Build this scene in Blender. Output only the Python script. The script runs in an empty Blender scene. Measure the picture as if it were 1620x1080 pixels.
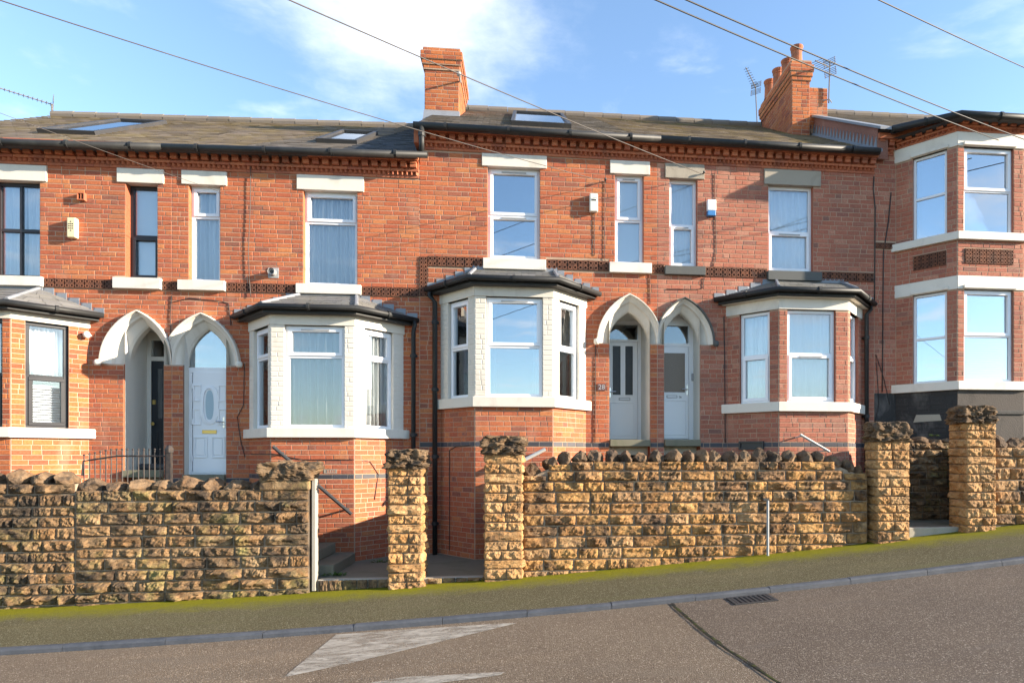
import bpy, bmesh, math, random
from mathutils import Vector, Matrix, noise
R = math.radians
rnd = random.Random(7)

# ------------------------------------------------------------------ camera
FPX, CX, CY, WPX, HPX = 982.0, 930.0, 720.0, 1620.0, 1080.0   # focal length and principal point in photo pixels
YAW, DIST, EYE = math.atan(.101), 10.94, 1.64
scene = bpy.context.scene
col = scene.collection
cam_d = bpy.data.cameras.new('camera'); cam = bpy.data.objects.new('camera', cam_d); col.objects.link(cam)
cam.location = (0, -DIST, EYE); cam.rotation_euler = (R(90), 0, -YAW)
cam_d.sensor_width = 36; cam_d.lens = FPX / WPX * 36
cam_d.shift_x = -(CX - WPX / 2) / WPX; cam_d.shift_y = (CY - HPX / 2) / WPX
cam_d.clip_end = 2000; scene.camera = cam

# ------------------------------------------------------------------ light
SUN = Vector((3.7, -1.0, 1.15)).normalized()                   # towards the sun: low, up the street
elev = math.asin(SUN.z)
world = bpy.data.worlds.new('World'); scene.world = world; world.use_nodes = True
wn, wl_ = world.node_tree.nodes, world.node_tree.links
wn.clear()
sky = wn.new('ShaderNodeTexSky'); sky.sky_type = 'NISHITA'; sky.sun_disc = False
sky.sun_elevation = elev; sky.sun_rotation = math.atan2(SUN.x, SUN.y)
sky.air_density = 1.0; sky.dust_density = 0.2; sky.ozone_density = 2.2
bg = wn.new('ShaderNodeBackground'); bg.inputs[1].default_value = 0.125
wo = wn.new('ShaderNodeOutputWorld')
tc = wn.new('ShaderNodeTexCoord')
sep = wn.new('ShaderNodeSeparateXYZ'); wl_.new(tc.outputs['Generated'], sep.inputs[0])
zc = wn.new('ShaderNodeMath'); zc.operation = 'MAXIMUM'; zc.inputs[1].default_value = .06; wl_.new(sep.outputs[2], zc.inputs[0])
dx = wn.new('ShaderNodeMath'); dx.operation = 'DIVIDE'; wl_.new(sep.outputs[0], dx.inputs[0]); wl_.new(zc.outputs[0], dx.inputs[1])
dy = wn.new('ShaderNodeMath'); dy.operation = 'DIVIDE'; wl_.new(sep.outputs[1], dy.inputs[0]); wl_.new(zc.outputs[0], dy.inputs[1])
cmb = wn.new('ShaderNodeCombineXYZ'); wl_.new(dx.outputs[0], cmb.inputs[0]); wl_.new(dy.outputs[0], cmb.inputs[1])
_d = Vector((math.sin(YAW), math.cos(YAW), 0)) + Vector((math.cos(YAW), -math.sin(YAW), 0)) * ((640 - CX) / FPX) + Vector((0, 0, (CY - 40) / FPX)); CLOUD = (_d.x / _d.z, _d.y / _d.z)
def cloudlayer(scale, off, lo, hi, mx):
    mp = wn.new('ShaderNodeMapping'); mp.inputs['Location'].default_value = off; wl_.new(cmb.outputs[0], mp.inputs[0])
    nz = wn.new('ShaderNodeTexNoise'); nz.inputs['Scale'].default_value = scale; nz.inputs['Detail'].default_value = 7
    nz.inputs['Roughness'].default_value = .55; nz.inputs['Distortion'].default_value = .3; wl_.new(mp.outputs[0], nz.inputs['Vector'])
    mr = wn.new('ShaderNodeMapRange'); mr.interpolation_type = 'SMOOTHSTEP'
    mr.inputs['From Min'].default_value = lo; mr.inputs['From Max'].default_value = hi; mr.inputs['To Max'].default_value = mx
    wl_.new(nz.outputs['Fac'], mr.inputs['Value']); return mr.outputs[0]
c1 = cloudlayer(.8, (2.55, 5.1, 3.1), .56, .74, .8)
c2 = cloudlayer(2.6, (4.2, 1.7, .4), .52, .80, .40)
# the broad soft cloud over the square chimney
vs_ = wn.new('ShaderNodeVectorMath'); vs_.operation = 'SUBTRACT'; wl_.new(cmb.outputs[0], vs_.inputs[0]); vs_.inputs[1].default_value = (CLOUD[0], CLOUD[1], 0)
vm = wn.new('ShaderNodeVectorMath'); vm.operation = 'MULTIPLY'; wl_.new(vs_.outputs[0], vm.inputs[0]); vm.inputs[1].default_value = (1 / .40, 1 / .40, 1)
vl = wn.new('ShaderNodeVectorMath'); vl.operation = 'LENGTH'; wl_.new(vm.outputs[0], vl.inputs[0])
nzb = wn.new('ShaderNodeTexNoise'); nzb.inputs['Scale'].default_value = 2.3; nzb.inputs['Detail'].default_value = 8; nzb.inputs['Roughness'].default_value = .6; wl_.new(cmb.outputs[0], nzb.inputs['Vector'])
ad = wn.new('ShaderNodeMath'); ad.operation = 'MULTIPLY_ADD'; ad.inputs[1].default_value = 1.9; wl_.new(nzb.outputs['Fac'], ad.inputs[0]); wl_.new(vl.outputs['Value'], ad.inputs[2])
mr0 = wn.new('ShaderNodeMapRange'); mr0.interpolation_type = 'SMOOTHSTEP'; mr0.inputs[1].default_value = 2.05; mr0.inputs[2].default_value = .95; mr0.inputs[3].default_value = 0; mr0.inputs[4].default_value = .68; wl_.new(ad.outputs[0], mr0.inputs[0])
cm0 = wn.new('ShaderNodeMath'); cm0.operation = 'MAXIMUM'; wl_.new(c1, cm0.inputs[0]); wl_.new(c2, cm0.inputs[1])
cm = wn.new('ShaderNodeMath'); cm.operation = 'MAXIMUM'; wl_.new(cm0.outputs[0], cm.inputs[0]); wl_.new(mr0.outputs[0], cm.inputs[1])
mixc = wn.new('ShaderNodeMix'); mixc.data_type = 'RGBA'
wl_.new(cm.outputs[0], mixc.inputs['Factor']); wl_.new(sky.outputs[0], mixc.inputs['A']); mixc.inputs['B'].default_value = (4.3, 4.4, 4.6, 1)
wl_.new(mixc.outputs['Result'], bg.inputs[0]); wl_.new(bg.outputs[0], wo.inputs[0])

sun_d = bpy.data.lights.new('sun', 'SUN'); sun = bpy.data.objects.new('sun', sun_d); col.objects.link(sun)
sun_d.energy = 5.0; sun_d.angle = R(.6); sun_d.color = (1, .86, .68)
sun.rotation_euler = (-SUN).to_track_quat('-Z', 'Y').to_euler(); sun.location = (10, -20, 20)

vs = scene.view_settings; vs.view_transform = 'Standard'; vs.look = 'None'; vs.exposure = 1.74; vs.gamma = 1; vs.use_curve_mapping = False
scene.cycles.max_bounces = 8; scene.cycles.transparent_max_bounces = 12

# ------------------------------------------------------------------ photo pixels -> places
FW = Vector((math.sin(YAW), math.cos(YAW), 0)); RT = Vector((math.cos(YAW), -math.sin(YAW), 0)); CAM = Vector((0, -DIST, EYE))
def ray(x, y): return FW + RT * ((x - CX) / FPX) + Vector((0, 0, (CY - y) / FPX))
def on_plane(x, y, O, N):
    d = ray(x, y); return CAM + d * ((O - CAM).dot(N) / d.dot(N))
def atY(x, y, Y): return on_plane(x, y, Vector((0, Y, 0)), Vector((0, 1, 0)))
def atX(x, y, X): return on_plane(x, y, Vector((X, 0, 0)), Vector((1, 0, 0)))
SLOPE, GZ = .066, .101
def pav_z(X):                       # the street steepens uphill
    t = (X - .4) / 7.1; return SLOPE * X + GZ + (-.16 * (1 - t * t) if abs(t) < 1 else .32 * (abs(t) - 1))
def on_ground(x, y, dz=0):
    z = 0
    for _ in range(60):
        p = on_plane(x, y, Vector((0, 0, z)), Vector((0, 0, 1))); z += .5 * (pav_z(p.x) + dz - z)
    p.z = pav_z(p.x) + dz; return p
def projected(p):
    v = p - CAM; dep = v.dot(FW); return CX + FPX * v.dot(RT) / dep, CY - FPX * v.z / dep, dep

class Face:
    """a vertical plane: u along it, z up, d outwards"""
    def __init__(s, p, q):
        s.O = Vector((p[0], p[1], 0)); s.U = Vector((q[0] - p[0], q[1] - p[1], 0)); s.L = s.U.length; s.U.normalize()
        s.N = Vector((s.U.y, -s.U.x, 0))
        s.rot = Matrix((s.U, -s.N, Vector((0, 0, 1)))).transposed()
    def w(s, u, z, d=0): return s.O + s.U * u + s.N * d + Vector((0, 0, z))
    def px(s, x, y, d=0):
        p = on_plane(x, y, s.O + s.N * d, s.N); return (p - s.O).dot(s.U), p.z
FAC = Face((0, 0), (1, 0))
def back(F, d):
    o = F.O + F.N * d; return Face((o.x, o.y), (o.x + F.U.x, o.y + F.U.y))

# ------------------------------------------------------------------ object helpers
WL = {}
def place(o, parent, loc):
    WL[o.name] = Vector(loc)
    if parent is not None:
        o.parent = parent; o.location = Vector(loc) - WL[parent.name]
    else: o.location = loc
def tag(o, label=None, cat=None, group=None, kind=None):
    for k, v in (('label', label), ('category', cat), ('group', group), ('kind', kind)):
        if v: o[k] = v
    return o
def empty(name, loc, label=None, cat=None, group=None):
    o = bpy.data.objects.new(name, None); o.empty_display_size = .2; col.objects.link(o); place(o, None, loc); return tag(o, label, cat, group)

class MB:
    def __init__(s): s.v = []; s.f = []; s.m = []; s.smooth = False
    def poly(s, pts, m=0):
        n = len(s.v); s.v += [Vector(p) for p in pts]; s.f.append(list(range(n, n + len(pts)))); s.m.append(m)
    def hexa(s, p, m=0):           # p: 8 points, bottom 0-3, top 4-7
        n = len(s.v); s.v += [Vector(q) for q in p]
        for f in ((0, 3, 2, 1), (4, 5, 6, 7), (0, 1, 5, 4), (1, 2, 6, 5), (2, 3, 7, 6), (3, 0, 4, 7)):
            s.f.append([n + i for i in f]); s.m.append(m)
    def box(s, F, u0, u1, z0, z1, d0, d1, m=0):
        s.hexa([F.w(u0, z0, d1), F.w(u1, z0, d1), F.w(u1, z0, d0), F.w(u0, z0, d0), F.w(u0, z1, d1), F.w(u1, z1, d1), F.w(u1, z1, d0), F.w(u0, z1, d0)], m)
    def abox(s, a, b, m=0):
        s.hexa([(a[0], a[1], a[2]), (b[0], a[1], a[2]), (b[0], b[1], a[2]), (a[0], b[1], a[2]), (a[0], a[1], b[2]), (b[0], a[1], b[2]), (b[0], b[1], b[2]), (a[0], b[1], b[2])], m)
    def tube(s, pts, r, n=8, m=0, caps=True):
        pts = [Vector(p) for p in pts]; base = len(s.v); prev = None
        for i, p in enumerate(pts):
            t = (pts[min(i + 1, len(pts) - 1)] - pts[max(i - 1, 0)]).normalized()
            a = t.cross(Vector((0, 0, 1)))
            if a.length < .05: a = t.cross(Vector((0, 1, 0)))
            a.normalize(); b = a.cross(t)
            rr = r[i] if isinstance(r, (list, tuple)) else r
            for k in range(n):
                an = 2 * math.pi * k / n; s.v.append(p + (a * math.cos(an) + b * math.sin(an)) * rr)
        for i in range(len(pts) - 1):
            for k in range(n):
                s.f.append([base + i * n + k, base + i * n + (k + 1) % n, base + (i + 1) * n + (k + 1) % n, base + (i + 1) * n + k]); s.m.append(m)
        if caps:
            s.f.append([base + k for k in range(n)][::-1]); s.m.append(m)
            s.f.append([base + (len(pts) - 1) * n + k for k in range(n)]); s.m.append(m)
    def lathe(s, c, prof, n=14, m=0):
        base = len(s.v)
        for r, z in prof:
            for k in range(n):
                a = 2 * math.pi * k / n; s.v.append(Vector(c) + Vector((r * math.cos(a), r * math.sin(a), z)))
        for i in range(len(prof) - 1):
            for k in range(n):
                s.f.append([base + i * n + k, base + i * n + (k + 1) % n, base + (i + 1) * n + (k + 1) % n, base + (i + 1) * n + k]); s.m.append(m)
    def prism(s, F, pts, d0, d1, m=0):      # polygon (u,z) counter-clockwise seen from outside, extruded d0..d1
        n = len(s.v); k = len(pts)
        s.v += [F.w(u, z, d1) for u, z in pts] + [F.w(u, z, d0) for u, z in pts]
        s.f.append(list(range(n, n + k))); s.m.append(m); s.f.append(list(range(n + k, n + 2 * k))[::-1]); s.m.append(m)
        for i in range(k):
            j = (i + 1) % k; s.f.append([n + j, n + i, n + k + i, n + k + j]); s.m.append(m)
    def build(s, name, mats, parent=None, loc=None, bevel=0, smooth=False, kind=None, label=None):
        if not isinstance(mats, (list, tuple)): mats = [mats]
        lo = Vector([min(v[i] for v in s.v) for i in range(3)]); hi = Vector([max(v[i] for v in s.v) for i in range(3)])
        c = Vector(loc) if loc is not None else Vector(((lo.x + hi.x) / 2, (lo.y + hi.y) / 2, lo.z))
        me = bpy.data.meshes.new(name); me.from_pydata([v - c for v in s.v], [], s.f)
        for m in mats: me.materials.append(MAT[m])
        me.polygons.foreach_set('material_index', s.m)
        if smooth: me.polygons.foreach_set('use_smooth', [True] * len(me.polygons))
        me.update()
        o = bpy.data.objects.new(name, me); col.objects.link(o); place(o, parent, c)
        if bevel:
            b = o.modifiers.new('bevel', 'BEVEL'); b.width = bevel; b.segments = 2; b.limit_method = 'ANGLE'; b.angle_limit = R(40)
        return tag(o, label, kind=kind)

def instance(name, me, parent, M):
    """a piece sharing mesh data, M its world matrix"""
    o = bpy.data.objects.new(name, me); col.objects.link(o); o.parent = parent
    o.matrix_basis = Matrix.Translation(-WL[parent.name]) @ M; WL[o.name] = M.translation.copy(); return o

# ------------------------------------------------------------------ materials
MAT = {}
class NT:
    def __init__(s, name):
        s.mat = bpy.data.materials.new(name); s.mat.use_nodes = True; s.n = s.mat.node_tree.nodes; s.l = s.mat.node_tree.links
        s.b = s.n['Principled BSDF']; MAT[name] = s.mat
        g = s.n.new('ShaderNodeNewGeometry'); s.pos = g.outputs['Position']; s.island = g.outputs['Random Per Island']
        s.orand = s.n.new('ShaderNodeObjectInfo').outputs['Random']
    def set(s, inp, v):
        if hasattr(v, 'is_linked') or hasattr(v, 'links'): s.l.new(v, inp)
        else: inp.default_value = v
    def math(s, op, a, b=None, clamp=False):
        m = s.n.new('ShaderNodeMath'); m.operation = op; m.use_clamp = clamp; s.set(m.inputs[0], a)
        if b is not None: s.set(m.inputs[1], b)
        return m.outputs[0]
    def noise(s, scale, detail=5, rough=.55, dist=0, vec=None, stretch=None):
        v = vec or s.pos
        if stretch:
            mp = s.n.new('ShaderNodeMapping'); mp.inputs['Scale'].default_value = stretch; s.l.new(v, mp.inputs[0]); v = mp.outputs[0]
        t = s.n.new('ShaderNodeTexNoise'); t.inputs['Scale'].default_value = scale; t.inputs['Detail'].default_value = detail
        t.inputs['Roughness'].default_value = rough; t.inputs['Distortion'].default_value = dist; s.l.new(v, t.inputs['Vector']); return t.outputs['Fac']
    def voro(s, scale, feature='F1'):
        t = s.n.new('ShaderNodeTexVoronoi'); t.inputs['Scale'].default_value = scale; t.feature = feature; s.l.new(s.pos, t.inputs['Vector']); return t
    def ramp(s, fac, stops, interp='LINEAR'):
        r = s.n.new('ShaderNodeValToRGB'); r.color_ramp.interpolation = interp
        e = r.color_ramp.elements
        while len(e) < len(stops): e.new(.5)
        for i, (p, c) in enumerate(stops):
            e[i].position = p; e[i].color = (*c, 1) if len(c) == 3 else c
        s.l.new(fac, r.inputs[0]); return r.outputs[0]
    def rng(s, v, a, b, c=0, d=1):
        m = s.n.new('ShaderNodeMapRange'); m.clamp = True
        for i, x in zip(range(1, 5), (a, b, c, d)): m.inputs[i].default_value = x
        s.l.new(v, m.inputs[0]); return m.outputs[0]
    def mix(s, fac, a, b, mode='MIX'):
        m = s.n.new('ShaderNodeMix'); m.data_type = 'RGBA'; m.blend_type = mode
        s.set(m.inputs['Factor'], fac)
        for k, v in (('A', a), ('B', b)):
            if isinstance(v, tuple): m.inputs[k].default_value = (*v, 1)
            else: s.l.new(v, m.inputs[k])
        return m.outputs['Result']
    def bump(s, h, strength=.3, dist=.01):
        b = s.n.new('ShaderNodeBump'); b.inputs['Strength'].default_value = strength; b.inputs['Distance'].default_value = dist
        s.l.new(h, b.inputs['Height']); s.l.new(b.outputs[0], s.b.inputs['Normal'])
    def out(s, colr, rough=.8, spec=.3, metal=0):
        s.set(s.b.inputs['Base Color'], (*colr, 1) if isinstance(colr, tuple) else colr)
        s.set(s.b.inputs['Roughness'], rough); s.b.inputs['Specular IOR Level'].default_value = spec; s.b.inputs['Metallic'].default_value = metal
    def hash(s): return s.math('FRACT', s.math('ADD', s.math('MULTIPLY', s.orand, 7.31), s.math('MULTIPLY', s.island, 5.17)))

def brick_mat(name, stops, soot=.5, lift=1.0):
    t = NT(name); h = t.hash()
    c = t.ramp(h, stops)
    n1 = t.noise(38, 4, .6); c = t.mix(t.rng(n1, .3, .75), c, t.mix(1.0, c, (.62, .56, .54), 'MULTIPLY'))
    n2 = t.noise(.9, 5, .6, .4); c = t.mix(t.rng(n2, .48, .78, 0, soot), c, (.085, .055, .045))
    n3 = t.noise(2.3, 4, .5, .2, stretch=(1, 1, .35)); c = t.mix(t.rng(n3, .60, .80, 0, .35), c, (.50, .33, .24))
    t.bump(t.noise(150, 4, .7), .35, .004); t.out(c, .88, .25)
BS = [(0, (0.428, 0.119, 0.054)), (.18, (0.481, 0.149, 0.066)), (.34, (0.411, 0.111, 0.056)), (.52, (0.518, 0.175, 0.073)), (.66, (0.445, 0.133, 0.064)), (.78, (0.366, 0.114, 0.069)), (.86, (0.551, 0.208, 0.081)), (.95, (0.349, 0.119, 0.071)), (1, (0.277, 0.107, 0.071))]
brick_mat('brick', BS, .40)
brick_mat('brick_smoky', [(0, (0.407, 0.145, 0.091)), (.25, (0.440, 0.166, 0.108)), (.5, (0.380, 0.139, 0.091)), (.68, (0.467, 0.185, 0.118)), (.82, (0.336, 0.134, 0.098)), (.92, (0.503, 0.237, 0.160)), (1, (0.250, 0.120, 0.094))], .40)
brick_mat('brick_orange', [(0, (.46, .135, .050)), (.4, (.52, .175, .062)), (.75, (.42, .12, .05)), (1, (.30, .09, .05))], .45)
t = NT('mortar'); t.out(t.mix(t.rng(t.noise(1.3, 5), .4, .75), (.43, .305, .215), (.27, .175, .125)), .95, .1); t.bump(t.noise(90, 4, .7), .4, .004)
t = NT('blue_brick'); c = t.ramp(t.hash(), [(0, (.045, .045, .055)), (.5, (.06, .058, .068)), (1, (.035, .035, .04))]); t.out(c, .6, .4); t.bump(t.noise(120), .2, .003)
t = NT('terracotta'); t.out(t.mix(t.rng(t.noise(6, 4), .35, .7), (.19, .075, .042), (.085, .045, .034)), .85, .25)
t = NT('terracotta_dark'); t.out((.035, .02, .016), .9, .2)
t = NT('terracotta_cornice'); c = t.ramp(t.hash(), [(0, (.40, .125, .062)), (.5, (.46, .16, .08)), (1, (.32, .10, .06))])
c = t.mix(t.rng(t.noise(3, 5), .5, .75, 0, .6), c, (.13, .07, .055)); t.out(c, .85, .25); t.bump(t.noise(80), .3, .004)
def paint(name, c, dirt=(.42, .37, .30), amount=.5, rough=.55, bump=.15):
    t = NT(name); n = t.noise(2.6, 6, .65, .5, stretch=(1, 1, .5)); k = t.math('MULTIPLY', t.rng(n, .52, .80, 0, amount), 1)
    k2 = t.rng(t.noise(28, 4, .7), .60, .78, 0, amount * .55); t.out(t.mix(t.math('MAXIMUM', k, k2), c, dirt), rough, .35); t.bump(t.noise(45, 4, .6), bump, .006)
paint('white_paint', (.64, .595, .52), (.30, .265, .215), amount=.5)
paint('cream_paint', (.58, .54, .47), (.29, .255, .205), amount=.5)
paint('porch_paint', (.60, .57, .51), amount=.25)
paint('upvc', (.74, .75, .78), (.6, .6, .58), .12, .25, .02)
paint('upvc_door', (.74, .745, .76), (.6, .6, .58), .10, .3, .02)
paint('raw_stone', (.33, .29, .235), (.12, .10, .085), .9, .9, .5)
paint('dark_sill', (.085, .088, .085), (.16, .15, .12), .6, .8, .3)
paint('black_frame', (.022, .022, .026), (.06, .06, .06), .3, .35, .03)
paint('black_plastic', (.018, .019, .02), (.06, .062, .058), .6, .55, .05)
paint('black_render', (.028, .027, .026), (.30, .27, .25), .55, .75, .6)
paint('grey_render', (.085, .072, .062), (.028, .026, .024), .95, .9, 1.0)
paint('lead', (.20, .215, .24), (.12, .125, .135), .6, .55, .25)
paint('door_black', (.016, .020, .026), (.03, .03, .03), .2, .3, .02)
paint('mossy_stone', (.20, .185, .105), (.10, .115, .035), .9, .92, .5)
paint('concrete', (.34, .31, .25), (.19, .18, .11), .7, .92, .4)
paint('step_stone', (.17, .158, .115), (.085, .10, .045), .8, .92, .5)
paint('grey_metal', (.32, .32, .32), (.16, .14, .12), .5, .5, .1)
paint('dark_metal', (.04, .04, .042), (.10, .08, .06), .5, .5, .1)
paint('aerial_metal', (.16, .15, .15), (.09, .08, .07), .6, .5, .1)
paint('rail_white', (.45, .45, .43), (.4, .36, .3), .4, .5, .1)
paint('post_white', (.33, .30, .25), (.2, .17, .12), .8, .7, .3)
paint('alarm_yellow', (.70, .60, .36), (.55, .45, .25), .3, .45, .02)
paint('alarm_cream', (.70, .68, .60), (.45, .42, .36), .3, .45, .02)
paint('alarm_white', (.78, .80, .82), (.5, .5, .5), .2, .4, .02)
paint('alarm_blue', (.05, .18, .42), (.05, .1, .2), .2, .35, .02)
paint('plate_brown', (.10, .045, .04), (.05, .03, .03), .3, .6, .05)
paint('cable_black', (.03, .028, .028), (.06, .05, .05), .3, .6, .0)
paint('cable_pale', (.075, .066, .06), (.3, .27, .25), .3, .6, .0)
paint('light_grey_text', (.33, .32, .33), (.4, .4, .4), .2, .5, 0)
paint('dark_text', (.03, .03, .03), (.05, .05, .05), .2, .5, 0)
paint('plaster', (.50, .46, .40), (.4, .36, .3), .2, .9, 0)
paint('bottle_pink', (.55, .12, .22), (.4, .1, .15), .2, .3, 0)
t = NT('brass'); t.out((.55, .40, .14), .3, .5, 1)
t = NT('chrome'); t.out((.6, .6, .6), .25, .5, 1)
t = NT('pot'); c = t.mix(t.rng(t.noise(5, 5), .45, .72), (.42, .135, .06), (.20, .09, .06)); t.out(c, .85); t.bump(t.noise(60), .3, .004)
def slate(name, a, b, moss, amt):
    t = NT(name); c = t.mix(t.hash(), a, b); n = t.noise(1.6, 6, .65, .3); c = t.mix(t.rng(n, .42, .66, 0, amt), c, moss)
    n = t.noise(30, 4, .7); c = t.mix(t.rng(n, .55, .75, 0, .5 * amt), c, (.20, .19, .12)); t.out(c, .7, .35); t.bump(t.noise(70, 4, .7), .3, .005)
slate('slate_moss', (.16, .125, .095), (.24, .185, .14), (.25, .185, .075), .8)
slate('slate_grey', (.13, .112, .098), (.20, .17, .145), (.21, .16, .10), .5)
slate('slate_dark', (.045, .05, .06), (.07, .075, .085), (.10, .095, .08), .3)
slate('slate_bay', (.13, .13, .135), (.19, .185, .18), (.20, .18, .12), .4)
t = NT('curtain'); t.out((.88, .88, .87), .9, .1); t.b.inputs['Transmission Weight'].default_value = 0
tr = t.n.new('ShaderNodeBsdfTranslucent'); tr.inputs[0].default_value = (.7, .72, .75, 1)
mx = t.n.new('ShaderNodeMixShader'); mx.inputs[0].default_value = .3; t.l.new(t.b.outputs[0], mx.inputs[1]); t.l.new(tr.outputs[0], mx.inputs[2]); t.l.new(mx.outputs[0], t.n['Material Output'].inputs[0])
t = NT('curtain_grey'); t.out((.42, .43, .42), .9, .1)
t = NT('blind'); t.out((.70, .72, .74), .8, .2)
t = NT('blind_dark'); t.out((.30, .28, .27), .7, .2)
def glass(name, refl, tint, rough=.0):
    t = NT(name); gl = t.n.new('ShaderNodeBsdfGlossy'); gl.inputs['Roughness'].default_value = rough; gl.inputs['Color'].default_value = (.95, .98, 1, 1)
    tp = t.n.new('ShaderNodeBsdfTransparent'); tp.inputs[0].default_value = (*tint, 1)
    lw = t.n.new('ShaderNodeFresnel'); lw.inputs['IOR'].default_value = 1.5
    fac = t.math('ADD', t.math('MULTIPLY', lw.outputs[0], .9), refl, True)
    nb = t.n.new('ShaderNodeBump'); nb.inputs['Strength'].default_value = .012; nb.inputs['Distance'].default_value = .05; t.l.new(t.noise(1.7, 2), nb.inputs['Height']); t.l.new(nb.outputs[0], gl.inputs['Normal'])
    m = t.n.new('ShaderNodeMixShader'); t.l.new(fac, m.inputs[0]); t.l.new(tp.outputs[0], m.inputs[1]); t.l.new(gl.outputs[0], m.inputs[2]); t.l.new(m.outputs[0], t.n['Material Output'].inputs[0])
glass('glass', .09, (.95, .97, .985)); glass('glass_sky', .34, (.6, .68, .74))
t = NT('glass_frost'); t.out((.30, .40, .46), .35, .6)
def stone_mat(name, stops, soot, sootamt, lo=.46, hi=.66, green=0):
    t = NT(name); c = t.ramp(t.hash(), stops)
    c = t.mix(t.rng(t.noise(9, 5, .6, .3), .35, .7), c, t.mix(1.0, c, (.66, .56, .46), 'MULTIPLY'))
    if green: c = t.mix(t.rng(t.noise(2.2, 5, .6), .52, .70, 0, green), c, (.20, .19, .06))
    c = t.mix(t.rng(t.noise(3.4, 6, .65, .5), lo, hi, 0, sootamt), c, soot)
    t.bump(t.noise(34, 7, .7), .9, .018); t.out(c, .92, .2)
stone_mat('sandstone', [(0, (0.377, 0.209, 0.078)), (.3, (0.440, 0.260, 0.104)), (.55, (0.325, 0.178, 0.075)), (.8, (0.461, 0.296, 0.151)), (1, (0.252, 0.148, 0.078))], (.045, .032, .024), .92, .46, .64)
stone_mat('sandstone_grey', [(0, (0.238, 0.142, 0.069)), (.3, (0.285, 0.184, 0.098)), (.55, (0.190, 0.120, 0.065)), (.8, (0.323, 0.221, 0.122)), (1, (0.143, 0.096, 0.057))], (.035, .028, .023), .92, .44, .62, .75)
stone_mat('sandstone_pier', [(0, (0.419, 0.240, 0.099)), (.5, (0.482, 0.301, 0.146)), (1, (0.346, 0.194, 0.083))], (.055, .038, .028), .8, .50, .70)
stone_mat('coping', [(0, (0.187, 0.122, 0.074)), (.5, (0.238, 0.164, 0.098)), (1, (0.136, 0.092, 0.061))], (.04, .032, .026), .85, .46, .64)
stone_mat('pier_cap', [(0, (.22, .15, .085)), (1, (.16, .11, .068))], (.035, .029, .024), .9, .44, .62)
t = NT('wall_mortar'); t.out(t.mix(t.rng(t.noise(3, 5), .4, .7), (.34, .26, .185), (.10, .078, .06)), .95, .1); t.bump(t.noise(60, 5, .7), .6, .01)
def asphalt(name, a, b, spk, patch, grain=1.0):
    t = NT(name); n = t.noise(.8, 6, .6, .3); c = t.mix(t.rng(n, .35, .7), a, b)
    v = t.voro(120); fine = t.noise(80, 3, .75)
    c = t.mix(t.rng(fine, .36, .64, 0, .8 * grain), c, t.mix(1.0, c, (.42, .39, .37), 'MULTIPLY'))
    c = t.mix(t.rng(v.outputs['Distance'], .1, .6, 0, .7), c, t.mix(1.0, c, (.5, .47, .45), 'MULTIPLY'))
    sp = t.n.new('ShaderNodeSeparateColor'); t.l.new(v.outputs['Color'], sp.inputs[0]); c = t.mix(t.rng(sp.outputs[0], .86, .97, 0, .7 * grain), c, spk)
    c = t.mix(t.rng(t.noise(2.0, 5, .6, .6, stretch=(.35, 1.6, 1)), .54, .74, 0, .7), c, patch)
    c = t.mix(t.rng(t.noise(.55, 4, .55, .4, stretch=(.25, 2.2, 1)), .55, .7, 0, .4), c, t.mix(1.0, c, (1.45, 1.4, 1.32), 'MULTIPLY'))
    t.bump(t.math('ADD', t.math('MULTIPLY', v.outputs['Distance'], -1), t.math('MULTIPLY', fine, 1.2)), .9, .014); t.out(c, .88, .25); return t, c
asphalt('road', (.25, .192, .138), (.30, .235, .17), (.50, .42, .33), (.165, .13, .098))
asphalt('road_new', (.185, .145, .113), (.235, .185, .142), (.42, .36, .30), (.12, .096, .08))
t, c = asphalt('pavement', (.172, .155, .090), (.205, .185, .108), (.36, .34, .24), (.125, .122, .060))
sx = t.n.new('ShaderNodeSeparateXYZ'); t.l.new(t.pos, sx.inputs[0])
edge = t.math('ADD', sx.outputs[1], t.math('MULTIPLY', t.math('SUBTRACT', t.noise(3.2, 8, .8), .5), 1.3))
gn = t.mix(t.noise(60, 4, .7), (.095, .100, .006), (.27, .25, .016))
t.out(t.mix(t.rng(edge, -3.0, -2.45), c, gn), .95, .1)
t = NT('kerb'); c = t.mix(t.rng(t.noise(5, 6, .65), .35, .7), (.040, .047, .060), (.075, .082, .097)); c = t.mix(t.rng(t.hash(), 0, 1, 0, .3), c, (.10, .10, .105)); t.out(c, .75, .3); t.bump(t.noise(40, 5, .7), .6, .01)
t = NT('road_paint'); k = t.rng(t.noise(7, 9, .8, .4, stretch=(.5, 1.4, 1)), .34, .60); tp = t.n.new('ShaderNodeBsdfTransparent'); t.out((.36, .325, .275), .85, .2)
m = t.n.new('ShaderNodeMixShader'); t.l.new(k, m.inputs[0]); t.l.new(tp.outputs[0], m.inputs[1]); t.l.new(t.b.outputs[0], m.inputs[2]); t.l.new(m.outputs[0], t.n['Material Output'].inputs[0])
t = NT('seam'); t.out(t.mix(t.rng(t.noise(12, 4), .45, .6), (.028, .026, .022), (.055, .06, .018)), .95, .1)
t = NT('soil'); t.out(t.mix(t.rng(t.noise(3, 5), .4, .65), (.075, .058, .038), (.07, .08, .03)), .95, .1)
t = NT('earth'); t.out(t.mix(t.rng(t.noise(.4, 5), .4, .65), (.13, .115, .085), (.10, .10, .06)), .95, .1)
t = NT('leaf'); t.out(t.mix(t.hash(), (.05, .10, .02), (.09, .15, .03)), .6, .3)
t = NT('iron'); t.out(t.mix(t.rng(t.noise(14, 4), .4, .7), (.022, .02, .02), (.06, .042, .033)), .55, .4)

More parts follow.
